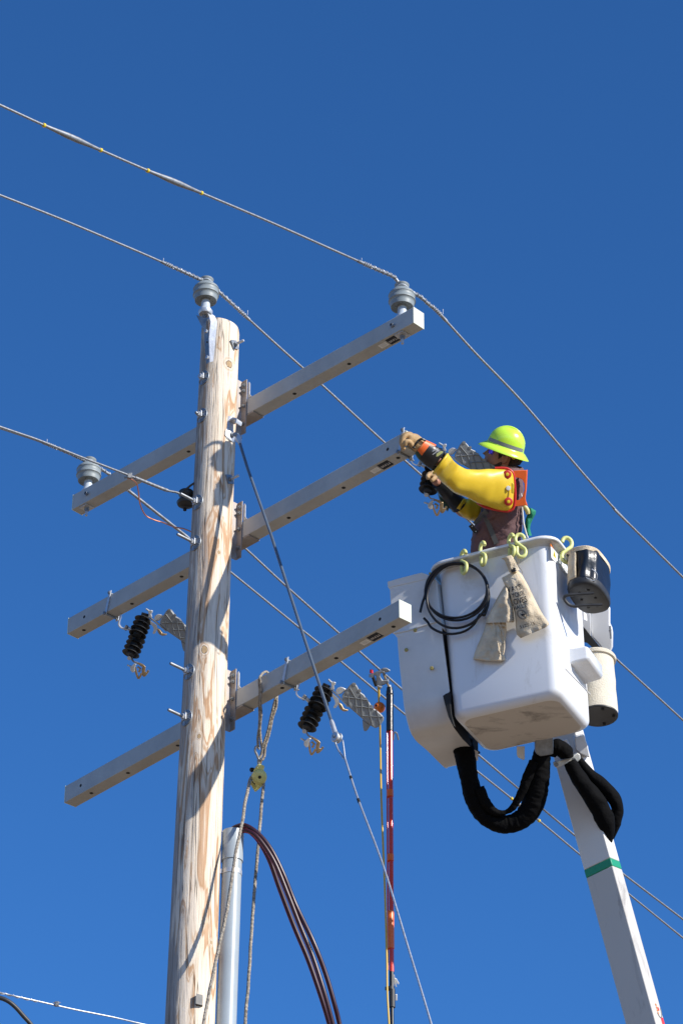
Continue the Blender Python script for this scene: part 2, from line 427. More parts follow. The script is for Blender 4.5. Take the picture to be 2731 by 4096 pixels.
for k in (1, 2, 3):
    c, A, Q, U = ARM[k]
    t = thing('crossarm', c, LBL[k], 'crossarm', 'crossarms on the pole')
    MB().box(c, A*AL/2, Q*AW/2, U*AH/2).build('beam', 'arm', t, bevel=.003)
    for s in (-1, 1):
        e = MB().box(c+A*s*(AL/2+.003), A*.003, Q*(AW/2+.0015), U*(AH/2+.0015))
        cap = e.build('end_cap', 'cap', t, bevel=.0015)
        if s == 1:
            lm = MB(); fc = c+A*(AL/2+.0062)
            for (a0, b0, a1, b1) in ((-.03, .035, .012, .035), (-.03, .035, -.03, -.01), (-.012, .035, -.012, .005), (-.03, -.02, .03, -.045), (0, .01, .0, -.03)):
                p0 = fc+Q*a0+U*b0; p1 = fc+Q*a1+U*b1; lm.tube([p0, p1], .0007, 6)
            lm.build('moulded_emblem', 'cap', cap)
    for x, y in HOLES[k]['f']:
        h = MB(); tt = t_at(k, x, -AW/2); ctr = c+A*tt-Q*(AW/2)
        if k == 1 and (x > 1500 or x < 500):
            h.lathe(ctr, -Q, [(0, .0125), (.02, .0125), (.02, .009), (.004, .009)], 14).build('bolt_sleeve', 'galvd', t)
            MB().lathe(ctr+U*0-Q*.0042, -Q, [(0, .0088), (.0008, .0088)], 14).build('hole', 'dark', t)
        else:
            h.lathe(ctr, -Q, [(0, .0105), (.0008, .0105)], 14).build('hole', 'dark', t)  # no real recess: flat dark disc stands in for the shaded hole
    for x in HOLES[k]['b']:
        tt = t_at(k, x, 0, -AH/2); ctr = c+A*tt-U*(AH/2)
        MB().lathe(ctr, -U, [(0, .0125), (.0008, .0125)], 14).build('hole', 'dark', t)  # underside hole, its inner shade put into a flat disc's colour
    # rating label on the underside near the right end
    tx = {1: t_at(1, 1573, 0, -AH/2), 2: t_at(2, 1541, 0, -AH/2), 3: t_at(3, 1500, 0, -AH/2)}[k]
    ctr = c+A*tx-U*(AH/2+.0008)
    pl = MB().box(ctr, A*.042, Q*.030, U*.0006).build('rating_label', 'ink', t)
    text('FTA30', ctr-U*.0011, -A, Q, .026, 'text', pl)
    pl2 = MB().box(ctr-A*.082, A*.030, Q*.019, U*.0006).build('paper_label', 'sticker', t)
    bl = MB()
    for r_ in range(4): bl.box(ctr-A*.082-U*.0011+Q*(-.012+.008*r_), A*(.024-.004*(r_ % 2)), Q*.0013, U*.0003)
    bl.build('small_print', 'tline', pl2)

# standoff bracket: hat-section channel between pole and arm
def bracket():
    c, A, Q, U = ARM[1]; c0 = pole_c(c.z)
    t = thing('standoff_bracket', c0, '-', 'bracket', 'steel brackets joining the crossarms to the pole')
    b = MB(); hh = .205
    pr = [(-.062, .075), (-.062, .150), (-.108, .150)]
    prof = [(-.112, .151), (-.068, .151), (-.062, .146), (-.062, .100), (-.040, .094), (.040, .094), (.062, .100), (.062, .146), (.068, .151), (.112, .151),
            (.112, .145), (.070, .145), (.068, .142), (.068, .098), (.043, .088), (-.043, .088), (-.068, .098), (-.068, .142), (-.070, .145), (-.112, .145)]
    b.prism([c0+A*a+Q*q-U*hh for a, q in prof], U*2*hh).build('channel', 'bracket', t)
    for s in (-1, 1):
        for dz in (.165, .122, .005, -.13):
            MB().lathe(c0+A*.092*s+Q*.145+U*dz, -Q, [(0, .013), (.009, .013), (.009, .007), (.018, .007)], 6).build('bolt', 'galvd', t)
    for s in (-1, 1):
        MB().prism([c0+A*(a_*s)+Q*.154+U*z_ for a_, z_ in ((.114, .175), (.124, .185), (.131, .17), (.132, .085), (.150, .0605), (.114, .0605))], Q*.006).build('angle_clip', 'galv', t)
    MB().box(c0+Q*.20-U*(AH/2+.006), A*.17, Q*.045, U*.004).build('seat_plate', 'bracket', t)
    return t
b1 = bracket(); z1 = ARM[1][0].z
b1['label'] = 'steel channel bracket holding the topmost crossarm to the pole'
for k, l in ((2, 'steel channel bracket holding the middle crossarm to the pole'), (3, 'steel channel bracket holding the lowest crossarm to the pole')):
    o = copy_tree(b1); z = ARM[k][0].z; dphi = {2: -.7915+.7599, 3: -.8336+.7599}[k]
    o.location = pole_c(z); o.rotation_euler.z = dphi; o['label'] = l

# ------------------------------------------------------------------ line-post insulators
def insulator(base):
    t = thing('insulator', base, '-', 'insulator', 'grey post insulators under the wires')
    Z = (0, 0, 1)
    MB().lathe(base, Z, [(0, .040), (.012, .041), (.018, .034), (.035, .030), (.088, .027)], 28).build('stem', 'stem', t)
    pr = [(.088, .027), (.100, .030), (.104, .045), (.098, .058), (.086, .0675), (.0865, .0695), (.090, .0700), (.104, .0735), (.116, .073),
          (.128, .0815), (.1285, .0835), (.132, .0840), (.146, .0805), (.158, .0765),
          (.170, .0815), (.1705, .0835), (.174, .0838), (.190, .077), (.206, .062), (.218, .050), (.226, .038), (.236, .036), (.243, .043), (.256, .046), (.262, .040), (.262, .004)]
    MB().lathe(base, Z, pr, 40).build('shed_body', 'insul', t, auto=R(50))
    return t
i1b = arm_pt(1, t_at(1, 1608, 0, AH/2), 0, AH/2+.002)
ins = insulator(i1b); ins['label'] = 'grey post insulator at the right end of the topmost crossarm'
PTB = P(822, 1248, depth(pole_c(12.6))-.08)
INS = [i1b]
for pt, l in ((PTB, 'grey post insulator on the bent steel bracket at the pole top'), (arm_pt(1, t_at(1, 352, 0, AH/2), 0, AH/2+.002), 'grey post insulator at the left end of the topmost crossarm')):
    o = copy_tree(ins); o.location = pt; o['label'] = l; INS.append(pt)
GRV = Vector((0, 0, .232))
# studs with square washers below the topmost arm
st0 = None
for i, p in enumerate((INS[0], INS[2])):
    if i == 0:
        c, A, Q, U = ARM[1]; b0 = p-U*(AH+.003)
        st0 = thing('stud_bolt', b0, 'stud, nuts and square washer under the right end of the topmost crossarm', 'bolt', 'studs under the topmost crossarm')
        MB().box(b0-U*.003, A*.036, Q*.036, U*.003).build('square_washer', 'galv', st0)
        MB().lathe(b0-U*.006, -U, [(0, .0165), (.016, .0165)], 6).build('nut', 'galvd', st0)
        MB().lathe(b0-U*.022, -U, [(0, .0145), (.010, .0145)], 6).build('nut', 'galvd', st0)
        MB().lathe(b0-U*.030, -U, [(0, .0095), (.035, .0095), (.038, .007)], 12).build('threaded_rod', 'galv', st0)
    else:
        o = copy_tree(st0); o.location = p-ARM[1][3]*(AH+.003); o['label'] = 'stud, nuts and square washer under the left end of the topmost crossarm'

# ------------------------------------------------------------------ pole-top bracket
t = thing('pole_top_bracket', PTB, 'bent galvanised steel bracket bolted to the left side of the pole top', 'bracket')
d0 = depth(PTB)
def PB_(x, y, d): return P(x, y, d-max(0, y-1262)*.00102)
fl = crop(700, 1050, 3.92, (485, 735, .00), (560, 790, .0), (625, 840, .01), (662, 920, .03), (655, 1030, .05), (640, 1150, .05), (625, 1350, .05), (603, 1548, .05))
fr = crop(700, 1050, 3.92, (480, 755, -.035), (520, 800, -.035), (545, 855, -.035), (562, 930, -.03), (545, 1060, -.03), (535, 1200, -.03), (542, 1380, -.03), (548, 1562, -.03))
b = MB(); rr_ = []
nn = BK
for (x1, y1, a), (x2, y2, b_) in zip(fl, fr):
    p, q = PB_(x1, y1, d0+a*.6), PB_(x2, y2, d0+b_); w = (p-q).normalized().cross(Vector((0, 0, 1))).normalized()*.006
    rr_.append([p, q, q-w, p-w])
b.rings(rr_).build('side_flange', 'galv', t)
wl = crop(700, 1050, 3.92, (335, 825), (385, 930), (430, 1020), (462, 1090), (462, 1200), (470, 1350), (485, 1480), (493, 1590))
wr = crop(700, 1050, 3.92, (520, 870), (490, 935), (490, 1040), (540, 1080), (533, 1200), (540, 1350), (545, 1480), (548, 1560))
b = MB(); rr_ = []
for (x1, y1), (x2, y2) in zip(wl, wr):
    p, q = PB_(x1, y1, d0+.01), PB_(x2, y2, d0-.03); w = BK*.006
    rr_.append([p, q, q-w, p-w])
b.rings(rr_).build('web_plate', 'galvd', t)
MB().lathe(PTB-Vector((0, 0, .02)), (0, 0, 1), [(0, .040), (.012, .046), (.024, .046), (.024, .03)], 28).build('cap_ring', 'galv', t)
MB().lathe(P(*crop(700, 1050, 3.92, (468, 850))[0], d0-.01), (0, 0, -1), [(-.02, .016), (.012, .016), (.012, .009), (.028, .009)], 6).build('nut', 'galvd', t)
for x, y in crop(700, 1050, 3.92, (500, 1085), (520, 1495)):
    p = PB_(x, y, d0-.035); MB().lathe(p, -ARM[1][2], [(0, .012), (.014, .012)], 6).build('bolt_head', 'galv', t)
MB().lathe(PB_(*crop(700, 1050, 3.92, (506, 1248))[0], d0-.03), BK, [(0, .006), (.003, .006)], 12).build('hole', 'dark', t)

# ------------------------------------------------------------------ through-bolts with cast washers (left side of the pole)
def pole_bolt(p, nrm):
    """p on the pole surface, nrm outward"""
    t = thing('pole_bolt', p, '-', 'bolt', 'through-bolts with round cast washers on the left of the pole')
    U = Vector((0, 0, 1)); S = nrm.cross(U).normalized(); rr = []
    b = MB(); no = 28
    def sag(a): return -(a*a)/(2*.13)
    for k, (q, off) in enumerate(((1, 0), (1.02, .005), (1, .008), (.93, .007), (.55, .010), (.2, .016), (.02, .016))):
        rr.append([p+S*(.046*q*math.cos(2*math.pi*j/no))+U*(.052*q*math.sin(2*math.pi*j/no))+nrm*(sag(.046*q*math.cos(2*math.pi*j/no))+off) for j in range(no)])
    b.rings(rr)
    for j in range(6):
        a = math.pi/6+j*math.pi/3; d = S*math.cos(a)+U*math.sin(a)
        b.tube([p+d*x_+nrm*(sag(x_*math.cos(a))+.013-.10*x_) for x_ in (.008, .025, .043)], .0045, 6)
    b.build('cast_washer', 'galvd', t)
    MB().box(p+nrm*.021, S*.020, U*.020, nrm*.003).build('square_washer', 'galv', t)
    MB().lathe(p+nrm*.024, nrm, [(0, .0165), (.015, .0165)], 6).build('nut', 'galv', t)
    return t
NB = -ARM[2][2]
pb0 = None
BOLTS = [(838, 1512, 808, 1491, 'short bolt and cast washer just below the pole-top bracket'),
         (830, 1663, 782, 1639, 'bolt and cast washer just above the upper left half of the topmost crossarm'),
         (796, 2010, 722, 1973, 'long bolt and cast washer beside the black spool insulator'),
         (783, 2173, 709, 2137, 'long bolt and cast washer just above the left half of the middle crossarm'),
         (751, 2688, 681, 2655, 'long bolt and cast washer level with the hooks of the left cutout'),
         (743, 2872, 673, 2841, 'lowest long bolt and cast washer, above the left half of the lowest crossarm')]
for i, (x, y, x2, y2, l) in enumerate(BOLTS):
    c = pole_c(zfor(y)); p = c+NB*pole_r(c.z)
    # slide along z so it sits at the photographed row
    for _ in range(4): p = p+Vector((0, 0, (proj(p)[1]-y)*mppx(depth(p))/.83))
    c = pole_c(p.z); p = c+NB*pole_r(p.z)
    if i == 0: o = pb0 = pole_bolt(p, NB)
    else: o = copy_tree(pb0); o.location = p
    ORG[o.name] = p
    o['label'] = l
    lo, hi = .03, .4
    for _ in range(30):
        m_ = (lo+hi)/2
        if proj(p+NB*m_)[0] > x2: lo = m_
        else: hi = m_
    BOLTS[i] = (o, p, lo)
for o, p, ln in BOLTS:
    b = MB().lathe(p+NB*.03, NB, [(0, .0095), (ln-.034, .0095), (ln-.03, .0075)], 12)
    b.build('threaded_rod', 'galvd', o)

# square-washer bolts on the right side
NA = ARM[1][1]
def sqbolt(p, nrm):
    t = thing('square_washer_bolt', p, '-', 'bolt', 'bolts with square washers on the right of the pole')
    U = Vector((0, 0, 1)); S = nrm.cross(U).normalized(); u2 = (U*.9+S*.43).normalized(); s2 = nrm.cross(u2)
    MB().box(p+nrm*.004, s2*.030, u2*.030, nrm*.003).build('square_washer', 'galvd', t)
    MB().lathe(p+nrm*.007, nrm, [(0, .016), (.013, .016)], 6).build('nut', 'galvd', t)
    MB().lathe(p+nrm*.02, nrm, [(0, .009), (.055, .009), (.058, .007)], 12).build('threaded_rod', 'galv', t)
    return t
sb0 = None
for x, y, l in ((948, 1379, 'bolt with square washer near the top right edge of the pole'), (915, 1918, 'bolt with square washer below the guy attachment on the pole')):
    c = pole_c(zfor(y)); nr = azv(R(-38)); p = c+nr*pole_r(c.z)
    for _ in range(4): p = p+Vector((0, 0, (proj(p)[1]-y)*mppx(depth(p))/.83))
    if sb0 is None: sb0 = o = sqbolt(p, nr)
    else: o = copy_tree(sb0); o.location = p
    o['label'] = l

# ------------------------------------------------------------------ black spool insulator behind the pole
sd = depth(pole_c(11.4))+.10
C4 = lambda *p: crop(700, 1650, 3.92, *p)
SP = P(*C4((175, 1340))[0], sd)
t = thing('spool_insulator', SP, 'black spool insulator and clevis behind the left edge of the pole', 'insulator')
MB().lathe(SP-Vector((0, 0, .055)), (0, 0, 1), [(0, .03), (.005, .052), (.02, .058), (.034, .05), (.045, .036), (.058, .034), (.07, .045), (.085, .05), (.1, .045), (.11, .03)], 24).build('spool', 'pad', t)
cl = [P(x, y, sd) for x, y in C4((135, 1260), (170, 1210), (240, 1150), (300, 1110), (340, 1110))]
MB().ribbon(cl, .055, .012, (-BK)).build('clevis_strap', 'pad', t)
cl = [P(x, y, sd) for x, y in C4((70, 1420), (120, 1470), (200, 1480), (330, 1445))]
MB().ribbon(cl, .055, .012, (-BK)).build('clevis_strap', 'pad', t)
MB().lathe(P(*C4((160, 1440))[0], sd), (0, 0, -1), [(0, .011), (.045, .011)], 8).build('pin', 'dark', t)

# ------------------------------------------------------------------ wires
def strand(b, pts, r, step=.011, lobes=6, near=99):
    """really twisted stranded wire along a path"""
    pts = [Vector(p) for p in pts]; out = []; L_ = 0
    fine = []; 
    for i in range(len(pts)-1):
        d = (pts[i+1]-pts[i]).length; k = max(1, int(d/(step if L_ < near else .5)))
        for j in range(k): fine.append(pts[i].lerp(pts[i+1], j/k))
        L_ += d
    fine.append(pts[-1])
    return b.tube(fine, r, 12, twist=.42 if near > 50 else .42, lobes=lobes)
AZR = math.atan2(ARM[1][2].y, ARM[1][2].x)
AZL = AZR+math.pi
D2 = 1.7417
def wire_pts(px, o, az): return [vert_plane(x*D2, y*D2, o, az) for x, y in px]
def extend(pts, L_, sag=0):
    d = (pts[-1]-pts[-2]).normalized(); dz = d.z
    return pts+[pts[-1]+d*L_*k/4 for k in range(1, 5)]
def line_wire(label, o, left, right, r=.0074, armor=None, ties=True, lab_parts=None):
    t = thing('overhead_wire', o, label, 'wire', 'overhead wires')
    lp = extend(wire_pts(left, o, AZL)[::-1], 6) if left else []
    rp = extend(wire_pts(right, o, AZR), 30) if right else []
    pts = smoothpath(lp[::-1]+[o]+rp, 5)
    strand(MB(), pts, r).build('conductor', 'wire', t, smooth=True, auto=R(80))
    return t, pts
def along(pts, o, s):
    """point at signed arc length s from the point nearest to o"""
    i = min(range(len(pts)), key=lambda k: (pts[k]-o).length); st = 1 if s > 0 else -1; acc = 0
    while 0 <= i+st < len(pts):
        d = (pts[i+st]-pts[i]).length
        if acc+d >= abs(s): return pts[i].lerp(pts[i+st], (abs(s)-acc)/d)
        acc += d; i += st
    return pts[i]
def at_px(pts, x):
    for i in range(len(pts)-1):
        a, b_ = proj(pts[i])[0], proj(pts[i+1])[0]
        if min(a, b_) <= x <= max(a, b_): return pts[i].lerp(pts[i+1], (x-a)/(b_-a+1e-9))
def dress(t, pts, o, la, ra):
    """armour rods and tie wire round the wire near its insulator"""
    n_ = 60; ap = [along(pts, o, -la+(la+ra)*i/n_) for i in range(n_+1)]
    strand(MB(), ap, .0108, .014, 8).build('armour_rods', 'wire', t, auto=R(80))
    for s in (-1, 1):
        q = []
        for i in range(140):
            f = .03+i/139*.34; c = along(pts, o, s*f); d = (along(pts, o, s*(f+.01))-c).normalized()
            e1 = d.cross(Vector((0, 0, 1))).normalized(); e2 = d.cross(e1); a = i*.42 if i < 110 else i*.9
            q.append(c+(e1*math.cos(a)+e2*math.sin(a))*.0138)
        end = q[-1]+Vector((0, 0, .05))*(.8)
        MB().tube(q+[end], .0021, 6).build('tie_wire', 'galv', t)
    ring = [o+Vector((math.cos(a)*.040, math.sin(a)*.040, .004*math.sin(3*a))) for a in [2*math.pi*i/24 for i in range(24)]]
    MB().tube(ring, .005, 8, closed=True).build('tie_wire', 'galv', t)
wA, pA = line_wire('overhead wire tied to the insulator at the right end of the topmost crossarm', INS[0]+GRV,
                   [(0, 241), (100, 287), (232, 345), (340, 392), (462, 443), (620, 510), (780, 581), (870, 621), (906, 638)],
                   [(960, 679), (985, 700), (1010, 722), (1090, 810), (1200, 925), (1340, 1090), (1440, 1200), (1568, 1327)])
dress(wA, pA, INS[0]+GRV, .42, .42)
wB, pB = line_wire('overhead wire tied to the insulator on top of the pole', INS[1]+GRV,
                   [(0, 448), (110, 491), (200, 528), (350, 592), (440, 633), (458, 641)],
                   [(500, 668), (520, 686), (650, 805), (740, 885), (870, 1005), (990, 1112), (1070, 1190), (1405, 1505), (1568, 1655)])
dress(wB, pB, INS[1]+GRV, .40, .40)
wC, pC = line_wire('overhead wire tied to the insulator at the left end of the topmost crossarm', INS[2]+GRV,
                   [(0, 983), (90, 1013), (160, 1041)],
                   [(245, 1085), (300, 1130), (420, 1225), (530, 1314), (680, 1436), (735, 1480), (925, 1637), (1100, 1775), (1236, 1884), (1325, 1958), (1440, 2051), (1568, 2155)])
dress(wC, pC, INS[2]+GRV, .42, .95)
# neutral, dead-ended round the black spool
oD = SP+Vector((-.03, -.04, .0))
wD, pD = line_wire('lower overhead wire running from the black spool insulator', oD,
                   [(0, 980), (90, 1011), (180, 1047), (300, 1093), (380, 1125)],
                   [(470, 1178), (565, 1261), (650, 1340), (780, 1456), (910, 1572), (1115, 1748), (1300, 1903), (1430, 2007), (1568, 2112)], r=.0070)
ap = [at_px(pD, 310*D2+i/30*(385-310)*D2) for i in range(31)]
strand(MB(), ap, .011, .014, 8).build('armour_rods', 'wire', wD, auto=R(80))
# splices on the right-hand wire
def splice(pts, x0, x1, parent, r):
    a, b_ = at_px(pts, x0), at_px(pts, x1); d = (b_-a); L_ = d.length
    ths = thing('wire_splice', (a+b_)/2, '-', 'splice', 'tapered splices on the overhead wires')
    MB().lathe(a, d, [(0, .009), (L_*.15, .011), (L_*.42, r), (L_*.5, r*.97), (L_*.58, r), (L_*.85, .011), (L_, .009)], 20).build('sleeve', 'galvd', ths)
    for q in (a, b_):
        MB().lathe(q-d.normalized()*.009, d, [(0, .010), (.002, .0125), (.014, .0125), (.016, .010)], 16).build('end_ring', 'syellow', ths)
    return ths
splice(pA, 102*D2, 232*D2, wA, .0175)['label'] = 'long tapered splice with yellow ends nearest the left edge of the topmost wire'
splice(pA, 340*D2, 463*D2, wA, .0175)['label'] = 'long tapered splice with yellow ends further along the topmost wire'
splice(pC, 1174*D2, 1237*D2, wC, .02)['label'] = 'splice with yellow ends on the wire behind the looped black hose sleeve'
# clamp and copper jumper
C3 = lambda *p: crop(230, 1750, 2.851, *p)
ck = at_px(pD, C3((825, 440))[0][0])
t = thing('wire_clamp', ck, 'small bolted clamp on the lower wire where the copper jumper starts', 'clamp')
MB().box(ck, RT*.016, UP*.017, BK*.016).build('clamp_body', 'galvd', t, bevel=.003)
MB().lathe(ck+BK*.014, BK+RT*.3, [(0, .013), (.012, .012)], 14).build('bolt_head', 'galv', t)
MB().lathe(ck-RT*.018-UP*.012, -RT, [(0, .006), (.014, .006)], 8).build('bolt', 'galvd', t)
jd = depth(ck)
jp = [P(x, y, jd+dd) for x, y, dd in C3((800, 468, 0), (850, 478, 0), (905, 530, .05), (925, 620, .1), (945, 760, .12), (1005, 885, .18), (1110, 942, .2), (1200, 968, .22), (1340, 1022, .2), (1440, 1040, .18), (1560, 1090, .15))]
jp = smoothpath(jp, 6)
b = MB().tube(jp, .0042, 8); 
tag(b.build('copper_jumper', 'copper'), 'thin bare copper jumper wire drooping from the clamp to the pole', 'wire')

# thin service wire and black cable in the lower left corner
sw = [P(x, y, 15.2+z) for x, y, z in crop(0, 3900, 2.613, (-150, 150, -.3), (0, 183, 0), (190, 228, .05), (400, 275, .1), (590, 318, .15), (800, 365, .2), (1200, 445, .3), (1500, 515, .4), (1900, 600, .5), (2050, 640, .5))]
t = thing('service_wire', sw[4], 'thin pale service wire crossing the lower left corner to the pole', 'wire')
MB().tube(smoothpath(sw, 8), .0042, 8).build('wire', 'guy', t)
ws = smoothpath(sw[:4], 60); q = []
for i, c in enumerate(ws): q.append(c+(RT*math.cos(i*.25)+UP*math.sin(i*.25))*.0055)
MB().tube(q, .0025, 6).build('tie_wire', 'galv', t)
ck2 = P(*crop(0, 3900, 2.613, (597, 303))[0], 15.35)
t = thing('cable_clamp', ck2, 'small square clamp on the thin wire in the lower left corner', 'clamp')
MB().box(ck2, RT*.011, UP*.013, BK*.012).build('clamp_body', 'galvd', t, bevel=.002)
MB().lathe(ck2+BK*.01, BK, [(0, .007), (.006, .007)], 6).build('nut', 'galv', t)
MB().lathe(ck2-RT*.02+UP*.007, RT, [(0, .0025), (.04, .0025)], 6).build('bolt', 'galv', t)
bc = smoothpath([P(x, y, 14.9) for x, y in crop(0, 3900, 2.613, (-300, 215), (-120, 222), (0, 238), (90, 275), (170, 340), (250, 430), (330, 520), (450, 680), (600, 950))], 8)
tag(MB().tube(bc, .0115, 12).build('black_cable', 'pad'), 'thick black cable curving down in the bottom left corner', 'cable')

# ------------------------------------------------------------------ guy: attachment, fibreglass rod, strand
gz = pole_c(zfor(1735)); gn = azv(R(-40)); G0 = gz+gn*(pole_r(gz.z)+.045)
GAZ = R(-50)
t = thing('guy_attachment', gz+gn*pole_r(gz.z), 'shiny steel guy attachment plate and clevis on the right of the pole', 'bracket')
S = gn.cross(Vector((0, 0, 1))); U = Vector((0, 0, 1)); p0 = gz+gn*(pole_r(gz.z)+.002)
b = MB(); rr_ = []
for z_, w_ in ((.075, .015), (.07, .025), (.03, .027), (-.02, .028), (-.05, .045), (-.085, .046), (-.105, .030), (-.112, .012)):
    rr_.append([p0+U*z_+S*w_-gn*.004, p0+U*z_+gn*.006+S*w_*.6, p0+U*z_+gn*.008, p0+U*z_+gn*.006-S*w_*.6, p0+U*z_-S*w_-gn*.004])
b.rings(rr_, closed=True).build('plate', 'galv', t, auto=R(60))
MB().lathe(p0-U*.07+gn*.006, gn, [(0, .017), (.016, .017), (.016, .009), (.03, .009)], 6).build('nut', 'galvd', t)
MB().lathe(p0+U*.045+gn*.006, gn, [(0, .014), (.014, .014)], 6).build('nut', 'galvd', t)
MB().ribbon(smoothpath([p0+U*.03+gn*.004, p0+U*.035+gn*.035, p0+U*.015+gn*.065, p0-U*.01+gn*.06], 5), .05, .01, S).build('hook_arm', 'galv', t)
gr = [vert_plane(x, y, G0, GAZ) for x, y in ((958, 1768), (991, 1874), (1085, 2142), (1202, 2508), (1328, 2893))]
MB().tube([gr[0]+(gr[0]-gr[1]).normalized()*k for k in (.075, .05, .02, 0, -.02)], [.012, .02, .02, .0125, .011], 14).build('clevis', 'galv', t)
MB().lathe(gr[0]+(gr[0]-gr[1]).normalized()*.06-S*.028, S, [(0, .013), (.056, .013)], 12).build('pin', 'galvd', t)
t = thing('guy_rod', gr[0], 'long dark fibreglass guy rod running from the pole past the crossarms', 'rod')
MB().tube(gr, .0092, 12).build('rod', 'rod', t)
e = gr[-1]; dv = (gr[-1]-gr[-2]).normalized()
MB().tube([e-dv*.02, e, e+dv*.075, e+dv*.085], [.011, .0135, .0145, .018], 14).build('end_fitting', 'galv', t)
rc = e+dv*.115; sn = azv(GAZ)
tn = dv.cross(sn).normalized(); e2 = dv
MB().lathe(rc-tn*.02, tn, [(0, .026), (.004, .030), (.010, .030), (.013, .020), (.027, .020), (.030, .030), (.036, .030), (.040, .026)], 24).build('thimble_roller', 'galv', t)
MB().lathe(rc-tn*.026, tn, [(0, .009), (.052, .009)], 10).build('pin', 'galvd', t)
gw = [vert_plane(x*D2, y*D2, G0, GAZ) for x, y in ((778, 1702), (793, 1745), (822, 1835), (880, 1990), (935, 2170), (990, 2352), (1040, 2530))]
t2 = thing('guy_wire', gw[1], 'pale stranded guy wire continuing down from the end of the dark rod', 'wire')
full = smoothpath(gw, 6); dd = (full[-1]-full[-2]).normalized(); full.append(full[-1]+dd*(full[-1].z/abs(dd.z)))
i0 = 6
strand(MB(), full[i0:], .0058, .012).build('strand', 'guy', t2, auto=R(80))
lp_ = vert_plane(748*D2*0+1350, 2985, G0, GAZ)
j = full[i0]
for q in ([(1341, 2972), (1352, 3000), (1372, 3030)], [(1370, 2962), (1374, 2990), (1379, 3030)]):
    a = [vert_plane(x, y, G0, GAZ) for x, y in q]
    strand(MB(), [rc+(a[0]-rc)*.8]+a+[j], .0052, .012).build('strand', 'guy', t2, auto=R(80))
for k in (3, 6):
    MB().tube([full[i0+k], full[i0+k].lerp(full[i0+k+1], .35)], .0085, 10).build('tape', 'dark', t2)

# ------------------------------------------------------------------ riser conduit and cables
def cnd(z): c = pole_c(z); return c+Vector((.198+(12-z)*.0008, .015, 0))
zc = zfor(1912*D2)
zz = lambda y: zfor(y*D2)
t = thing('riser_conduit', cnd(zc), 'grey plastic riser conduit strapped to the right side of the pole', 'conduit')
MB().rings([[cnd(z)+Vector((math.cos(a)*r_, math.sin(a)*r_, 0)) for a in [2*math.pi*i/36 for i in range(36)]] for z, r_ in ((0, .057), (zz(2100), .057), (zz(1972), .057))]).build('pipe', 'pvc', t)
MB().rings([[cnd(z)+Vector((math.cos(a)*r_, math.sin(a)*r_, 0)) for a in [2*math.pi*i/36 for i in range(36)]] for z, r_ in ((zz(1976), .058), (zz(1976), .0625), (zz(1908), .0625), (zz(1908), .054), (zz(1930), .054))], caps=False).build('bell_coupling', 'pvc', t)
zb = zz(2003)
MB().rings([[cnd(zb+h_)+Vector((math.cos(a)*.0595, math.sin(a)*.0595, 0)) for a in [2*math.pi*i/36 for i in range(36)]] for h_ in (-.014, .014)]).build('strap_band', 'galv', t)
MB().box(cnd(zb)+Vector((-.078, -.03, 0)), (.022, 0, 0), (0, .003, 0), (0, 0, .014)).build('strap_ear', 'galv', t)
zb2 = zz(2320)
MB().box(pole_c(zb2)+Vector((.055, -.14, 0)), (.018, .01, 0), (0, .012, 0), (0, 0, .03)).build('strap_clip', 'pad', t)
cdp = depth(cnd(zc))
C8 = lambda *p: crop(600, 3100, 1.4255, *p)
for i, (pts, l) in enumerate((
        ([(470, 400, 0), (465, 320, 0), (500, 292, -.01), (550, 290, -.03), (620, 338, -.06), (690, 425, -.1), (760, 565, -.15), (830, 740, -.2), (930, 950, -.3), (1000, 1130, -.35), (1050, 1300, -.4), (1080, 1420, -.42), (1130, 1650, -.5)], 'black power cable with a red stripe, highest and longest of the three from the conduit'),
        ([(480, 400, .0), (480, 330, -.0), (520, 306, -.0), (570, 325, -.01), (620, 375, -.03), (680, 482, -.06), (740, 650, -.1), (820, 860, -.15), (900, 1050, -.2), (970, 1250, -.26), (1022, 1420, -.3), (1080, 1650, -.35)], 'black power cable with a red stripe, lowest of the three from the conduit'),
        ([(495, 400, -.02), (500, 340, -.03), (530, 318, -.04), (590, 335, -.07), (650, 402, -.1), (715, 510, -.14), (785, 680, -.2), (855, 860, -.26), (925, 1030, -.32), (990, 1230, -.4), (1042, 1420, -.45), (1100, 1650, -.5)], 'black power cable with a red stripe, middle one of the three from the conduit'))):
    pp = smoothpath([P(x, y, cdp+dd_) for x, y, dd_ in C8(*pts)], 6)
    t = thing('power_cable', pp[20], l, 'cable', 'black cables arching out of the grey conduit')
    MB().tube(pp, .0135, 14).build('sheath', 'magenta2', t)
    sp_ = [p+(BK*.5-RT*.75-UP*.45).normalized()*.0122 for p in pp]
    MB().tube(sp_, .0034, 6).build('stripe', 'magenta', t)

# ------------------------------------------------------------------ lift bucket
BH, BG, BU = Vector((.9144, -.4038, .0288)).normalized(), Vector((.4018, .9140, .0569)).normalized(), Vector((-.0493, -.0404, .998)).normalized()
BL_, BW_, BHT, BTP = .6933, .5708, 1.0377, .0226
BC = P(2090.3, 2903.0, 17.6)
def BP(a, b, z): return BC+BH*a+BG*b+BU*z
def rrect(A, B, r, z, n=7):
    out = []
    for cx, cy, a0 in ((A-r, B-r, 0), (-(A-r), B-r, 90), (-(A-r), -(B-r), 180), (A-r, -(B-r), 270)):
        for k in range(n):
            a = R(a0+90*k/(n-1)); out.append(BP(cx+math.cos(a)*r, cy+math.sin(a)*r, z))
    return out
def bsz(z, e=0): k = BTP*z/BHT; return BL_/2+k+e, BW_/2+k+e
bk = thing('lift_bucket', BP(0, 0, 0), 'white fibreglass lift bucket the worker stands in', 'bucket lift')
b = MB(); rs = []
fil = .055
rs.append(rrect(*[x-fil-.10 for x in bsz(0)], .05, .000))
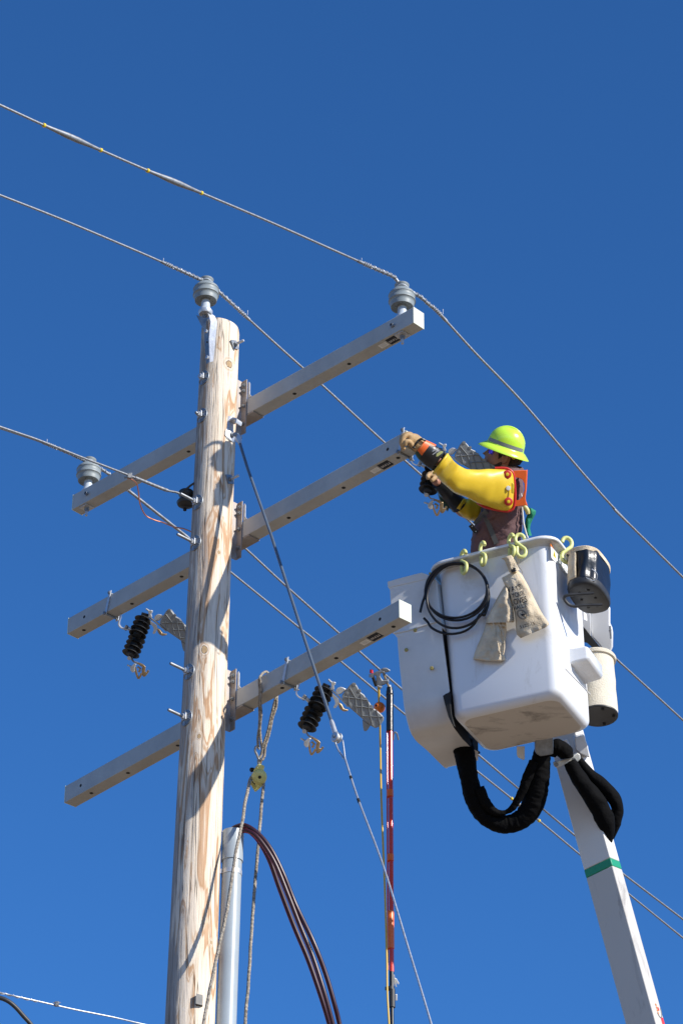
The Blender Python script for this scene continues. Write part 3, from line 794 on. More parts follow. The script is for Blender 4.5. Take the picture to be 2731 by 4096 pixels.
rs.append(rrect(*[x-fil-.005 for x in bsz(0)], .05, .000))
k0 = len(rs)
for k in range(0, 9):
    a = math.pi/2*k/8; rs.append(rrect(*[x-fil*(1-math.sin(a)) for x in bsz(0)], .075, fil*(1-math.cos(a))))
for z in (.2, .45, .7, .9, .985): rs.append(rrect(*bsz(z), .075, z))
for e, z in ((.004, 1.0), (.014, 1.012), (.032, 1.018), (.046, 1.020), (.050, 1.026), (.051, 1.036), (.046, 1.045), (.036, 1.048), (.010, 1.048), (-.004, 1.040)):
    rs.append(rrect(*bsz(z, e), .085+e*.6, z))
for z, e in ((.9, -.012), (.1, -.03)): rs.append(rrect(*bsz(z, e), .06, z))
b.rings(rs)
nper = len(rs[0])
for i in range(len(b.f)):
    pass
b.mi = [1 if i < nper*3 else (2 if nper*16 <= i < nper*20 else 0) for i in range(len(b.f))]; b.mi[-2] = 1
shell = b.build('bucket_shell', ['gelf', 'under', 'lip'], bk, auto=R(50))
def plane(p, q, r, toward):
    n_ = (q-p).cross(r-p).normalized()
    if n_.dot(toward) < 0: n_.negate()
    return p, n_
z1_, z2_ = .1, .95
a1, b1_ = bsz(z1_); a2, b2_ = bsz(z2_)
FO, FN = plane(BP(-a1, -b1_, z1_), BP(a1, -b1_, z1_), BP(0, -b2_, z2_), -BG)
SO, SN = plane(BP(a1, -b1_, z1_), BP(a1, b1_, z1_), BP(a2, 0, z2_), BH)
def BF(x, y, off=0): return hit(x, y, FO+FN*off, FN)
def BS(x, y, off=0): return hit(x, y, SO+SN*off, SN)
C2 = lambda *p: crop(1500, 2050, 1.568, *p)
# moulded step on the right face
def BSg(g_, z_, off): A_, B_ = bsz(z_); return BP(A_+off, g_, z_)
p0 = BS(*C2((1222, 945))[0]); gz0 = (p0-BC).dot(BG); uz0 = (p0-BC).dot(BU)
b = MB(); G1 = gz0+.27
for o_ in (0,):
    rs = []
    for off, ins_ in ((-.01, -.006), (.03, 0), (.095, .003), (.113, .010), (.118, .022)):
        r_ = []
        for g_, z_ in ((gz0, uz0), (G1, uz0-.02), (G1, uz0+.088), (gz0, uz0+.10)):
            gg = g_+(ins_ if g_ < G1 else -ins_); zz_ = z_+(ins_ if z_ < uz0+.05 else -ins_)
            r_.append(BSg(gg, zz_, off))
        rs.append(r_)
b.rings(rs).build('side_step', 'gel', bk, bevel=.012)
MB().tube([BS(x, y, .001) for x, y in C2((1195, 900), (1190, 980), (1225, 1015), (1345, 1140))], .004, 8).build('moulded_seam', 'gel2', bk)
# stickers on the right face
Z3 = lambda *p: crop(2150, 2100, 4.48, *p)
def decal(pts, m, off, name, par, f=BS, n_=SN):
    return MB().prism([f(x, y, off) for x, y in pts], n_*.0012).build(name, m, par, smooth=False)
s1 = decal(Z3((222, 335), (348, 462), (352, 712), (238, 588)), 'sticker', .001, 'warning_sticker', bk)
decal(Z3((220, 325), (342, 445), (346, 490), (224, 375)), 'sorange', .0024, 'orange_header', s1)
decal(Z3((288, 450), (325, 605), (272, 552)), 'syellow', .0024, 'warning_triangle', s1)
decal(Z3((294, 500), (300, 560), (290, 555)), 'ink', .0038, 'warning_mark', s1)
s2 = decal(Z3((356, 468), (560, 680), (560, 1000), (375, 745)), 'sticker', .001, 'instruction_sticker', bk)
decal(Z3((440, 570), (560, 690), (560, 730), (445, 615)), 'sred', .0024, 'red_header', s2)
for q in ((368, 560), (372, 620), (376, 680), (460, 700), (462, 760), (465, 820), (500, 880)):
    x, y = q; decal(Z3((x, y), (x+60, y+62), (x+60, y+76), (x, y+14)), 'tline', .0024, 'print_line', s2)
s3 = decal(Z3((815, 1480), (862, 1530), (860, 1575), (815, 1530)), 'sred', .001, 'red_sticker', bk)
s4 = decal(Z3((818, 1560), (870, 1600), (880, 1720), (822, 1690)), 'sticker', .001, 'instruction_sticker', bk)

# shroud of the lift-cylinder on the left of the bucket
CA = lambda *p: crop(1540, 2240, 2.733, *p)
HL = .32
x0p = BF(*CA((150, 1100))[0]); a0 = (x0p-BC).dot(BH)
prof = []
for x, y in CA((128, 850), (150, 1100), (170, 1300), (188, 1480), (200, 1600), (222, 1720), (262, 1860), (300, 1930), (345, 1985), (450, 2075), (560, 2185), (640, 2262), (672, 2270)):
    p = hit(x, y, BP(a0, 0, 0), BH); prof.append(((p-BC).dot(BG), (p-BC).dot(BU)))
g00 = -BW_/2-.012
prof = [(min(max(g_, g00), .45), z_) for g_, z_ in prof]
bfz = prof[-1]
back = [(prof[-1][0]+.012, prof[-1][1]+.04), (.22, .30), (.17, prof[0][1])]
sh = thing('cylinder_shroud', BP(a0, g00, .4), 'white shell left of the bucket with four brass bolts and a curved underside', 'cover')
b = MB(); rs = []
def fslant(z_): return -BTP*max(z_, 0)/BHT
pts_all = smoothpath([Vector((g_, z_, 0)) for g_, z_ in prof], 8)
ring = [(v.x, v.y) for v in pts_all]+back
# right edge steps in (notch) lower down: extrude two lengths
def zr(z_): 
    return HL+.035 if z_ > .10 else HL+.02
rs = [[BP(a0+.010, g_+fslant(z_)+.012, z_) for g_, z_ in ring], [BP(a0, g_+fslant(z_)+.012, z_) for g_, z_ in ring], [BP(a0, g_+fslant(z_), z_) for g_, z_ in ring][:0] or [BP(a0+.004, g_+fslant(z_), z_) for g_, z_ in ring]]
gapl = C2((375, 300), (400, 520), (425, 800), (452, 1000), (465, 1105), (468, 1125), (432, 1148), (436, 1200), (458, 1280), (492, 1350), (545, 1420), (600, 1475), (645, 1500), (640, 1700))
def gapx(y):
    for i in range(len(gapl)-1):
        if gapl[i][1] <= y <= gapl[i+1][1]: return gapl[i][0]+(gapl[i+1][0]-gapl[i][0])*(y-gapl[i][1])/(gapl[i+1][1]-gapl[i][1])
    return 1850
def right_t(g_, z_):
    for k in range(5, 400):
        q = proj(BP(a0+k*.001, g_, z_))
        if q[0] >= gapx(q[1]): return k*.001
    return .4
rt_ = [min(right_t(g_+fslant(z_), z_), HL+.06) for g_, z_ in ring]
for i in range(len(ring)-3, len(ring)): rt_[i] = rt_[len(ring)-4] if i == len(ring)-3 else HL-.02
rs = [[BP(a0, g_+fslant(z_)+.012, z_) for g_, z_ in ring], [BP(a0+.010, g_+fslant(z_), z_) for g_, z_ in ring], [BP(a0+tt, g_+fslant(z_), z_) for (g_, z_), tt in zip(ring, rt_)]]
b.rings(rs); b.mi[-1] = 1; b.build('lower_shell', ['gel2', 'dark'], sh, auto=R(60))  # end face towards the bucket coloured dark for the shade in the gap
# upper section: wider, with a slanting top and a raised lip
tl = [BF(x, y, .012) for x, y in CA((30, 300), (48, 320), (62, 560), (82, 790), (128, 845), (430, 790), (632, 742), (600, 600), (560, 230), (520, 182))]
b = MB().prism(tl, BG*.40).build('upper_shell', 'gel2', sh, bevel=.006)
tl = [BF(x, y, .016) for x, y in CA((22, 235), (210, 182), (398, 135), (525, 178), (530, 188), (35, 305), (26, 290))]
MB().prism(tl, BG*.42).build('top_lip', 'gel2', sh, bevel=.006)
MB().tube([BF(x, y, .014) for x, y in CA((88, 800), (130, 795), (250, 770), (430, 715), (605, 660))], .006, 8).build('moulded_ridge', 'gel2', sh)
for x, y in CA((331, 771), (234, 987), (511, 1186)):
    MB().lathe(BF(x, y, .008), FN, [(0, .0125), (.010, .0125), (.012, .010)], 6).build('brass_bolt', 'brass', sh)
x, y = CA((500, 160))[0]
MB().lathe(BF(x, y, .0), FN, [(0, .008), (.02, .008)], 8).build('brass_bolt', 'brass', sh)
# dark strips added for the shade in the gap between shroud and bucket
gp = [BF(x, y, .003) for x, y in C2((424, 1150), (440, 1138), (466, 1128), (468, 1190), (474, 1260), (492, 1335), (478, 1322), (458, 1280), (440, 1215))]
MB().prism(gp, BG*.03).build('gap_shade', 'dark', sh)
MB().tube([P(x, y, 17.62+.1*i) for i, (x, y) in enumerate(C2((480, 1318), (505, 1372), (550, 1428), (600, 1475), (650, 1507)))], .009, 8).build('gap_shade_edge', 'dark', sh)

# ------------------------------------------------------------------ yellow S-hooks on the rim
def s_hook(p, out, s=1.0):
    """p: top of rim, out: horizontal direction away from the bucket"""
    t = thing('rim_hook', p, '-', 'hook', 'yellow hooks on the bucket rim')
    U = Vector((0, 0, 1)); q = []
    for k in range(11):
        a = R(5+k*23); q.append((.027*math.cos(a), -.020+.030*math.sin(a)))
    for k in range(11):
        a = R(65-k*25); q.append((.006+.026*math.cos(a), -.096+.030*math.sin(a)))
    q += [(-.019, -.078), (-.019, -.066)]
    pts = smoothpath([p+out*(x*s*.86)+U*(y*s) for x, y in q], 3)
    b = MB().tube(pts, .0098*s, 12)
    b.build('hook', 'yelp', t)
    return t
hk = None
Cq = lambda *p: crop(1850, 2050, 2.412, *p)
hooks = [(548, 228, .0, 'yellow hook with the looped wire of the right glove bag on it'), (463, 232, 62, 'yellow hook just left of the one carrying the glove bag'), (188, 308, 64, 'empty yellow hook midway along the front rim'), (5, 388, 60, 'yellow hook at the left, carrying the black cable coil')]
for i, (x, y, rot, l) in enumerate(hooks):
    px, py = Cq((x, y))[0]
    p = BF(px, py, .045)
    az0 = (RT*1+Vector((0, 0, 0))).normalized(); az0.z = 0; az0.normalize()
    if hk is None: hk = s_hook(p, az0, 1.18); o = hk
    else: o = copy_tree(hk); o.location = p
    o.rotation_euler.z = R(-rot); o['label'] = l
o = copy_tree(hk); px, py = Z3((515, 262))[0]; o.location = BS(px, py, .055); o.rotation_euler.z = R(190); o.scale = (1.1,)*3
o['label'] = 'yellow hook on the right-hand rim beside the black tool bag'

# ------------------------------------------------------------------ coil of black cable on the bucket front
pts = []
loops = [  # centre x, centre y, rx, ry, off   (crop C2 pixels)
    (505, 478, 190, 163, .05), (510, 495, 198, 172, .062), (515, 500, 195, 180, .04), (518, 528, 196, 212, .055), (524, 542, 190, 222, .045)]
N_ = 48
start = [(282, 626), (290, 590), (300, 555), (312, 520)]
pts += [BF(*C2(q)[0], .05) for q in start]
tot = 4.0
k = 0
for i in range(int(N_*4.02)):
    f = i/N_; a = math.pi+2*math.pi*f*1.0
    cx, cy, rx, ry, of = [lerpl(loops, min(f/4, 1))[j] for j in range(5)]
    tilt = R(8); ux = rx*math.cos(a); uy = ry*math.sin(a)
    x = cx+ux*math.cos(tilt)-uy*math.sin(tilt)*.3; y = cy+uy+ux*math.sin(tilt)*.0
    if f > 3.60: break
    pts.append(BF(*C2((x, y))[0], of+.008*math.sin(f*5)))
end = [(655, 640), (620, 700), (560, 745), (480, 762), (410, 752), (352, 722), (330, 690), (305, 663)]
pts += [BF(*C2(q)[0], .05) for q in end]
pts = smoothpath(pts, 3)
t = MB().tube(pts, .0078, 10).build('cable_coil', 'cable')
tag(t, 'coil of thick black cable hung on the front of the white bucket', 'cable coil')

# ------------------------------------------------------------------ canvas glove bags
def pillow(Lp, Rp, f, thick, base=.006, n=26, m=14, fold=.004, seed=0, tf=None):
    """closed soft shape between a left and a right outline; f maps pixel+offset to 3D"""
    b = MB(); rs = []
    def off(u, s):
        th = thick*(tf(u) if tf else 1)
        w = max(0, 1-(2*s-1)**2)**.42
        return th*w
    for i in range(n+1):
        u = i/n; l, r = lerpl(Lp, u), lerpl(Rp, u); ring = []
        for j in range(m+1):
            s = j/m; x = l[0]*(1-s)+r[0]*s; y = l[1]*(1-s)+r[1]*s
            w_ = noise.noise(Vector((x*.018+seed, y*.006, seed)))*fold*2.4+noise.noise(Vector((x*.05+seed, y*.05, seed+5)))*fold
            ring.append(f(x, y, base+off(u, s)+w_*(w_ and 1)))
        for j in range(m-1, 0, -1):
            s = j/m; x = l[0]*(1-s)+r[0]*s; y = l[1]*(1-s)+r[1]*s
            ring.append(f(x, y, base))
        rs.append(ring)
    b.rings(rs)
    return b, off
CB = lambda *p: crop(1840, 2180, 3.92, *p)
# right bag with printing
t = thing('glove_bag', BF(*CB((900, 400))[0], .05), 'pale canvas glove bag with black printing, hanging upright on a hook', 'bag', 'canvas glove bags on the bucket')
L1 = CB((648, 515), (665, 560), (690, 615), (725, 700), (760, 800), (800, 900), (830, 985), (850, 1080), (862, 1180), (868, 1300), (878, 1400), (945, 1462))
R1 = CB((885, 385), (965, 460), (1010, 545), (1065, 640), (1110, 740), (1160, 840), (1205, 930), (1250, 1015), (1300, 1100), (1350, 1170), (1398, 1235), (1345, 1290))
bb, _ = pillow(L1, R1, BF, .05, .03, fold=.012, seed=2, tf=lambda u: .45+.55*math.sin(math.pi*min(u*.75+.1, 1)))
body = bb.build('bag_body', 'canvas', t, auto=R(70))
L1b = CB((640, 215), (690, 235), (712, 285), (740, 350), (760, 420), (800, 445)); R1b = CB((800, 152), (830, 185), (855, 240), (880, 300), (905, 355), (925, 390))
bb, _ = pillow(L1b, R1b, BF, .018, .055, n=14, fold=.014, seed=9); bb.build('top_flap', 'canvas', t, auto=R(70))
MB().lathe(BF(*CB((793, 222))[0], .078), FN, [(0, .005), (.003, .005), (.004, .003)], 12).build('snap', 'galv', t)
dk = pillow(CB((760, 330), (790, 380), (800, 435)), CB((880, 370), (880, 390), (870, 410)), BF, .004, .079, n=6)[0]; dk.build('pocket_opening', 'dark', t)  # thin dark sheet laid on the canvas for the shade inside the pocket
for q in (((900, 150), (888, 200), (905, 300), (915, 340), (960, 400), (975, 450)), ((905, 150), (922, 220), (905, 300), (925, 360))):
    MB().tube(smoothpath([BF(*p, .075) for p in CB(*q)], 4), .0016, 6).build('wire_loop', 'bronze', t)
def seam(q, off): MB().tube(smoothpath([BF(*p, off) for p in CB(*q)], 4), .0022, 6).build('stitched_seam', 'canvas', t)
def bagwarp(ox, oy, ang, sc):
    ca, sa = math.cos(ang), math.sin(ang)
    def w(x, y):
        X = ox+(x*ca-y*sa*0)*sc*1.0; Y = oy+(-x*sa)*sc-y*sc
        X += -y*sc*(-.32)*-1
        px, py = CB((X, Y))[0]
        # thickness of the bag at that pixel
        best = None
        for i in range(60):
            u = i/59; l, r = lerpl(L1, u), lerpl(R1, u)
            s = (px-l[0])/(r[0]-l[0]); yy = l[1]*(1-s)+r[1]*s
            if best is None or abs(yy-py) < best[0]: best = (abs(yy-py), u, min(max(s, 0), 1))
        _, u, s = best
        th = .05*(.45+.55*math.sin(math.pi*min(u*.75+.1, 1)))*max(0, 1-(2*s-1)**2)**.42
        sd_ = 2; w_ = noise.noise(Vector((px*.018+sd_, py*.006, sd_)))*.012*2.4+noise.noise(Vector((px*.05+sd_, py*.05, sd_+5)))*.012
        return BF(px, py, .03+th+w_+.004)
    return w
for s_, ox, oy, sc, ws in (('WAYS', 822, 690, 112, .88), ('YOUR', 905, 775, 108, .70), ('LOVES', 915, 882, 128, .74), ("HALL'S", 930, 972, 84, .82), ('5123-15', 1050, 1258, 66, 1.15)):
    text(s_, None, None, None, 1, 'ink', body, 'printing', warp=bagwarp(ox, oy, R(15), sc), wscale=ws)
for s_, ox, oy in (('E', 780, 800), ('K', 785, 830)): text(s_, None, None, None, 1, 'ink', body, 'printing', warp=bagwarp(ox, oy, R(15), 60), wscale=.5)
wp = bagwarp(965, 1090, 0, 1)
for rr0 in (75, 62):
    MB().tube([wp(rr0*math.cos(a), rr0*math.sin(a)) for a in [2*math.pi*i/30 for i in range(30)]], .0011, 5, closed=True).build('round_stamp', 'ink', body)
sc_ = MB()
for k in range(16):
    a = random.random()*6.28; r_ = random.random()*40; q = wp(r_*math.cos(a), r_*math.sin(a)); q2 = wp(r_*math.cos(a)+18, r_*math.sin(a)+random.uniform(-20, 20)); sc_.tube([q, q2], .0016, 5)
sc_.build('round_stamp', 'ink', body)
# left bag, folded over
t = thing('glove_bag', BF(*CB((600, 900))[0], .05), 'canvas glove bag folded open at the left, below the black coil', 'bag', 'canvas glove bags on the bucket')
L2 = CB((400, 1220), (380, 1300), (350, 1390), (310, 1480), (270, 1570), (235, 1660), (210, 1740), (195, 1790), (300, 1810)); R2 = CB((715, 1140), (720, 1260), (722, 1330), (715, 1430), (705, 1530), (695, 1620), (690, 1720), (715, 1805), (640, 1825))
bb, _ = pillow(L2, R2, BF, .045, .012, fold=.014, seed=4, tf=lambda u: .5+.5*math.sin(math.pi*min(u*.8+.15, 1))); bb.build('bag_body', 'canvas', t, auto=R(70))
L3 = CB((690, 640), (620, 750), (560, 860), (510, 960), (460, 1060), (420, 1140), (395, 1225), (430, 1215), (500, 1175), (560, 1110)); R3 = CB((745, 690), (770, 780), (790, 850), (810, 930), (825, 1000), (840, 1080), (848, 1200), (830, 1215), (760, 1170), (700, 1135))
bb, _ = pillow(L3, R3, BF, .04, .035, fold=.014, seed=7); fb = bb.build('folded_cuff', 'canvas', t, auto=R(70))
dk = pillow(CB((560, 1105), (520, 1150), (500, 1200), (520, 1240)), CB((610, 1092), (690, 1130), (716, 1180), (716, 1290)), BF, .006, .050, n=8)[0]; dk.build('cuff_inside', 'canvas', t)  # inside of the folded cuff, same canvas as the bag
MB().tube(smoothpath([BF(*p, .062) for p in CB((515, 1200), (540, 1350), (580, 1500), (600, 1620), (625, 1700))], 4), .0035, 6).build('stitched_seam', 'canvas', t)
MB().tube(smoothpath([BF(*p, .058) for p in CB((600, 1190), (650, 1330), (685, 1480), (690, 1620), (670, 1720))], 4), .0035, 6).build('stitched_seam', 'canvas', t)
def cuffwarp(ox, oy, sc):
    def w(x, y):
        X = ox+y*sc*-1*-.9; Y = oy+x*sc
        px, py = CB((X+ x*sc*.25, Y))[0]; return BF(px, py, .068)
    return w
text('GLO', None, None, None, 1, 'ink', fb, 'printing', warp=cuffwarp(805, 1110, 70), wscale=.9)

# ------------------------------------------------------------------ black tool bag on the right
t = thing('tool_bag', P(*Z3((900, 1000))[0], 17.45), 'black vinyl tool bag with canvas edge hung outside the right rim', 'bag')
tb0 = P(*C2((1340, 524))[0], 17.74); tb1 = P(*C2((1338, 318))[0], 17.87)
up_ = (tb1-tb0).normalized(); ht_ = (tb1-tb0).length
e1 = (BG-up_*BG.dot(up_)).normalized(); e2 = e1.cross(up_).normalized()
if e2.dot(BH) < 0: e2.negate()
def bagring(z_, A_, B_, n=40, wob=0, dsh=.6):
    r_ = []
    for j in range(n):
        a = 2*math.pi*j/n; cx, sy = math.cos(a), math.sin(a)
        q = abs(cx)**.75*(1 if cx > 0 else -1); w = abs(sy)**.75*(1 if sy > 0 else -1)
        k = 1+wob*noise.noise(Vector((cx*2, sy*2, z_*9)))
        r_.append(tb0+e1*(A_*q*k)+e2*(B_*w*k)+up_*z_)
    return r_
AT, BT = .180, .108
MB().rings([bagring(z_, AT*s, BT*s, wob=.16 if 0 < z_ < ht_ else 0) for z_, s in ((.02, .97), (ht_*.25, .95), (ht_*.4, .93), (ht_*.55, .95), (ht_*.7, .99), (ht_*.85, 1.0), (ht_-.01, 1.0), (ht_, 1.0), (ht_, .96), (.05, .9))]).build('bag_wall', 'leath', t, auto=R(70))
MB().rings([bagring(z_, AT*s, BT*s) for z_, s in ((-.022, .9), (-.018, .97), (-.006, 1.01), (.022, 1.01), (.030, .99))]).build('moulded_base', 'pad', t, auto=R(50))
MB().rings([bagring(z_, AT*s, BT*s, wob=.05) for z_, s in ((ht_-.02, 1.02), (ht_+.004, 1.05), (ht_+.010, 1.02), (ht_+.008, .95), (ht_-.02, .93))], caps=False).build('canvas_binding', 'canvas', t)
# canvas side gusset
gs = MB(); rr_ = []
for z_ in [0.03+k*(ht_-.04)/10 for k in range(11)]:
    rr_.append([tb0+up_*z_+(e1*(AT*math.copysign(abs(math.cos(a))**.75, math.cos(a)))+e2*(BT*math.copysign(abs(math.sin(a))**.75, math.sin(a))))*(1.012+.03*noise.noise(Vector((a*5, z_*14, 3)))) for a in [R(q_) for q_ in range(186, 256, 5)]])
gs.rings(rr_, closed=False, caps=False)
gg_ = gs.build('canvas_gusset', 'canvas', t, auto=R(70)); sm = gg_.modifiers.new('s', 'SOLIDIFY'); sm.thickness = .004
for a_, b_ in ((-.09, -.03), (-.1, .03), (.0, .04), (-.01, -.045), (.09, .02), (.085, -.035)):
    MB().lathe(tb0+e1*a_+e2*b_-up_*.022, -up_, [(0, .009), (.004, .009), (.005, .006)], 12).build('base_stud', 'dark', t)
hd = [P(x, y, 17.60) for x, y in Z3((1000, 1225), (820, 1235), (640, 1248), (520, 1262), (470, 1300), (490, 1360), (560, 1430), (660, 1458), (800, 1440), (1150, 1432))]
MB().tube(smoothpath(hd, 5), .0095, 10).build('loop_handle', 'pad', t)
MB().tube(smoothpath([P(x, y, 17.60) for x, y in Z3((860, 945), (940, 985), (1010, 1000), (1050, 960), (1060, 900), (1030, 840), (960, 790))], 5), .0035, 8).build('crease_highlight', 'guy', t)  # pale tube stands in for the bright highlight along the vinyl crease

# ------------------------------------------------------------------ canvas bucket behind, lower right
cb0 = P(*C2((1400, 1278))[0], 17.90); cb1 = P(*C2((1384, 925))[0], 18.15); ax = (cb1-cb0); hh_ = ax.length; ax.normalize()
t = thing('canvas_bucket', cb0, 'pale round canvas bucket with a black base, right of the white bucket', 'bucket')
MB().lathe(cb0, ax, [(.008, .117), (.03, .119), (hh_*.3, .116), (hh_*.45, .112), (hh_*.6, .114), (hh_*.75, .110), (hh_*.93, .108), (hh_, .108), (hh_, .10), (.03, .10)], 40).build('canvas_wall', 'canvas2', t, auto=R(60))
MB().lathe(cb0, ax, [(hh_-.012, .110), (hh_-.012, .121), (hh_+.006, .124), (hh_+.016, .118), (hh_+.014, .106), (hh_-.006, .103)], 40).build('rim_roll', 'canvas2', t)
MB().lathe(cb0, ax, [(0, .09), (-.004, .112), (0, .118), (.008, .119), (.010, .114)], 40).build('base', 'pad', t)
for k in range(5):
    a = k*1.257+.5; q = cb0-ax*.003+(ax.cross(Vector((0, 1, 0))).normalized()*math.cos(a)+ax.cross(ax.cross(Vector((0, 1, 0)))).normalized()*math.sin(a))*.09
    MB().lathe(q, -ax, [(0, .010), (.006, .010), (.008, .007)], 12).build('base_stud', 'dark', t)

# ------------------------------------------------------------------ bucket mount behind (white cover, black strip)
C5 = lambda *p: crop(2200, 2150, 2.94, *p)
t = thing('bucket_mount', P(*C5((600, 1100))[0], 18.4), 'white moulded bucket mounting with a black strip behind the right of the bucket', 'cover')
MB().prism([P(x, y, 18.25) for x, y in C5((470, 850), (560, 835), (690, 812), (705, 835), (705, 1025), (728, 1060), (738, 1120), (736, 1290), (720, 1330), (690, 1376), (635, 1362), (560, 1260), (490, 1180), (474, 1080))], FW*.28+UP*.05).build('cover', 'gel', t, bevel=.012)
MB().prism([P(x, y, 18.22) for x, y in C5((300, 800), (470, 895), (478, 1175), (405, 1078), (300, 1000))], FW*.1).build('side_plate', 'gel', t, bevel=.004)
MB().prism([P(x, y, 18.24) for x, y in C5((395, 830), (462, 870), (468, 900), (395, 860))], FW*.02-FW*.03).build('dark_slot', 'dark', t)
MB().prism([P(x, y, 18.18) for x, y in C5((380, 1040), (410, 1078), (490, 1178), (560, 1262), (640, 1362), (540, 1358), (480, 1280), (430, 1238), (380, 1230))], FW*.05).build('black_strip', 'dark', t)
MB().tube([P(x, y, 18.2) for x, y in C5((698, 1040), (704, 1110), (710, 1190))], .006, 8).build('latch', 'galvd', t)
MB().tube([P(x, y, 18.2) for x, y in C5((685, 1100), (716, 1085))], .004, 8).build('latch', 'galvd', t)

# ------------------------------------------------------------------ boom
C7 = lambda *p: crop(1700, 2900, 1.5208, *p)
def boomax(s):  # s: 0 top .. 1 at the picture's lower edge
    return Vector(P(2298, 3071, 18.1)).lerp(P(2571+8, 4096, 17.25), s)
bd = (boomax(1)-boomax(0)).normalized()
fh = azv(R(-37)); f1 = (fh-bd*fh.dot(bd)).normalized(); f2 = bd.cross(f1).normalized()
if f2.dot(BG) < 0: f2.negate()
bw, bdp = .097, .056
Lb = (boomax(1)-boomax(0)).length
t = thing('boom', boomax((boomax(0).z-.9)/(boomax(0).z-boomax(1).z)), 'white fibreglass boom with a green band rising to the bucket', 'boom')
def seg(s0, s1, g_, m, name, bev=.006):
    a_, b_ = boomax(s0), boomax(s1)
    return MB().rings([[q+f1*(bw+g_)*i+f2*(bdp+g_)*j for i, j in ((-1, -1), (1, -1), (1, 1), (-1, 1))] for q in (a_, b_)]).build(name, m, t, bevel=bev)
def s_for(y):
    lo, hi = -1, 3
    for _ in range(40):
        m_ = (lo+hi)/2
        if proj(boomax(m_)-f1*bw-f2*bdp)[1] < y: lo = m_
        else: hi = m_
    return lo
sg0, sg1 = s_for(2900+883/1.5208), s_for(2900+931/1.5208)
seg(-.16, sg0, 0, 'boom', 'boom_tip'); seg(sg0, sg1, .0005, 'boomgreen', 'green_band', .006); seg(sg1, (boomax(0).z-.9)/(boomax(0).z-boomax(1).z), 0, 'boomdirt', 'boom_tube')
sgx = lambda y: s_for(y)
# round logo and red sticker on the right-hand face
def BR(s, v, off=.001): return boomax(s)+f1*(bw+off)+f2*v
sl_ = (s_for(4020)+.0)
c_ = BR(.965, .02); ov = []
MB().tube([c_+bd*(.055*math.cos(a))+f2*(.028*math.sin(a)) for a in [R(-60+k*10) for k in range(17)]], .003, 6).build('round_logo', 'groove', t)
MB().box(c_+f1*.001, bd*.010, f2*.006, f1*.0006).build('logo_mark', 'sred', t)
for k in range(4): MB().box(c_+f1*.001-bd*(-.03+.018*k)-f2*.016, bd*.006, f2*.006, f1*.0006).build('logo_lettering', 'sorange', t)
MB().box(BR(1.045, .034), bd*.085, f2*.014, f1*.001).build('red_sticker', 'sred', t)
# white tip casting and clamp
MB().prism([P(x, y, 17.98) for x, y in C7((905, 75), (965, 60), (988, 128), (1000, 200), (940, 175), (915, 150))], FW*.2).build('tip_casting', 'gel', t, bevel=.006)
MB().prism([P(x, y, 17.99) for x, y in C7((800, 105), (860, 85), (895, 150), (905, 180), (870, 185), (840, 140))], FW*.06).build('tip_rib', 'gel', t, bevel=.004)
MB().prism([P(x, y, 17.86) for x, y in C7((778, 228), (800, 222), (880, 200), (925, 172), (940, 180), (943, 205), (925, 225), (850, 240), (800, 262), (782, 250))], FW*.05).build('hose_clamp', 'white', t, bevel=.004)
for x, y in C7((796, 240), (901, 211)):
    MB().lathe(P(x, y, 17.855), BK, [(0, .013), (.003, .013), (.0035, .008)], 14).build('clamp_bolt', 'galvd', t)
t2 = thing('bucket_post', P(*C7((724, 150))[0], 17.75), 'steel box stub hanging below the middle of the white bucket', 'bracket')
MB().prism([P(x, y, 17.78) for x, y in C7((668, 60), (770, 60), (780, 100), (778, 175), (765, 180), (700, 192), (678, 178), (668, 165))], FW*.09).build('box_section', 'galvd', t2, bevel=.006)
MB().prism([P(x, y, 17.83) for x, y in C7((556, 130), (604, 130), (604, 205), (598, 215), (562, 196), (556, 180))], FW*.012).build('fin_plate', 'gel2', t2, bevel=.002)

# ------------------------------------------------------------------ black hose sleeves
def hose(pts, rad, d, name, label, par=None, wr=.07, seed=0, wl=60, m='cord'):
    pp = [P(p[0], p[1], d+(p[2] if len(p) > 2 else 0)) for p in pts]
    pp = smoothpath(pp, 14); n_ = len(pp)
    b = MB(); ring = []
    nrm = BK
    rs = []
    for i, p in enumerate(pp):
        t_ = (pp[min(i+1, n_-1)]-pp[max(i-1, 0)]).normalized(); e_ = t_.cross(BK).normalized(); f_ = e_.cross(t_)
        u = i/(n_-1); r_ = lerpl(rad, u)*mppx(d)
        rg = []
        for j in range(20):
            a = 2*math.pi*j/20
            k = 1+wr*noise.noise(Vector((u*wl+seed, math.cos(a)*1.1, math.sin(a)*1.1)))+wr*.6*noise.noise(Vector((u*wl*.35, math.cos(a)*3, math.sin(a)*3+seed)))
            rg.append(p+(e_*math.cos(a)+f_*math.sin(a))*r_*k)
        rs.append(rg)
    b.rings(rs)
    o = b.build(name, m, par, auto=R(85))
    return o
t = thing('hose_loop', P(*C7((480, 600))[0], 17.9), 'thick black cloth hose sleeve hanging in a U below the bucket', 'hose')
hose(C7((225, 100, .1), (245, 210, .05), (268, 330), (300, 450), (355, 545), (440, 598), (510, 602), (590, 570), (650, 490), (678, 390), (692, 290), (705, 200), (720, 120)), [43, 42, 36, 40, 36, 36, 37, 40, 46, 46, 44, 37, 30], 17.85, 'outer_sleeve', None, t, wr=.085, wl=58)
hose(C7((330, 380), (365, 470), (425, 530), (490, 530), (540, 490), (590, 400), (625, 310), (660, 220)), [20, 22, 16, 9, 14, 18, 22, 18], 17.80, 'inner_sleeve', None, t, wr=.14, wl=30, seed=4)
t = thing('hose_sleeve', P(*C7((1060, 450))[0], 17.8), 'black cloth hose sleeve drooping over the upper part of the boom', 'hose')
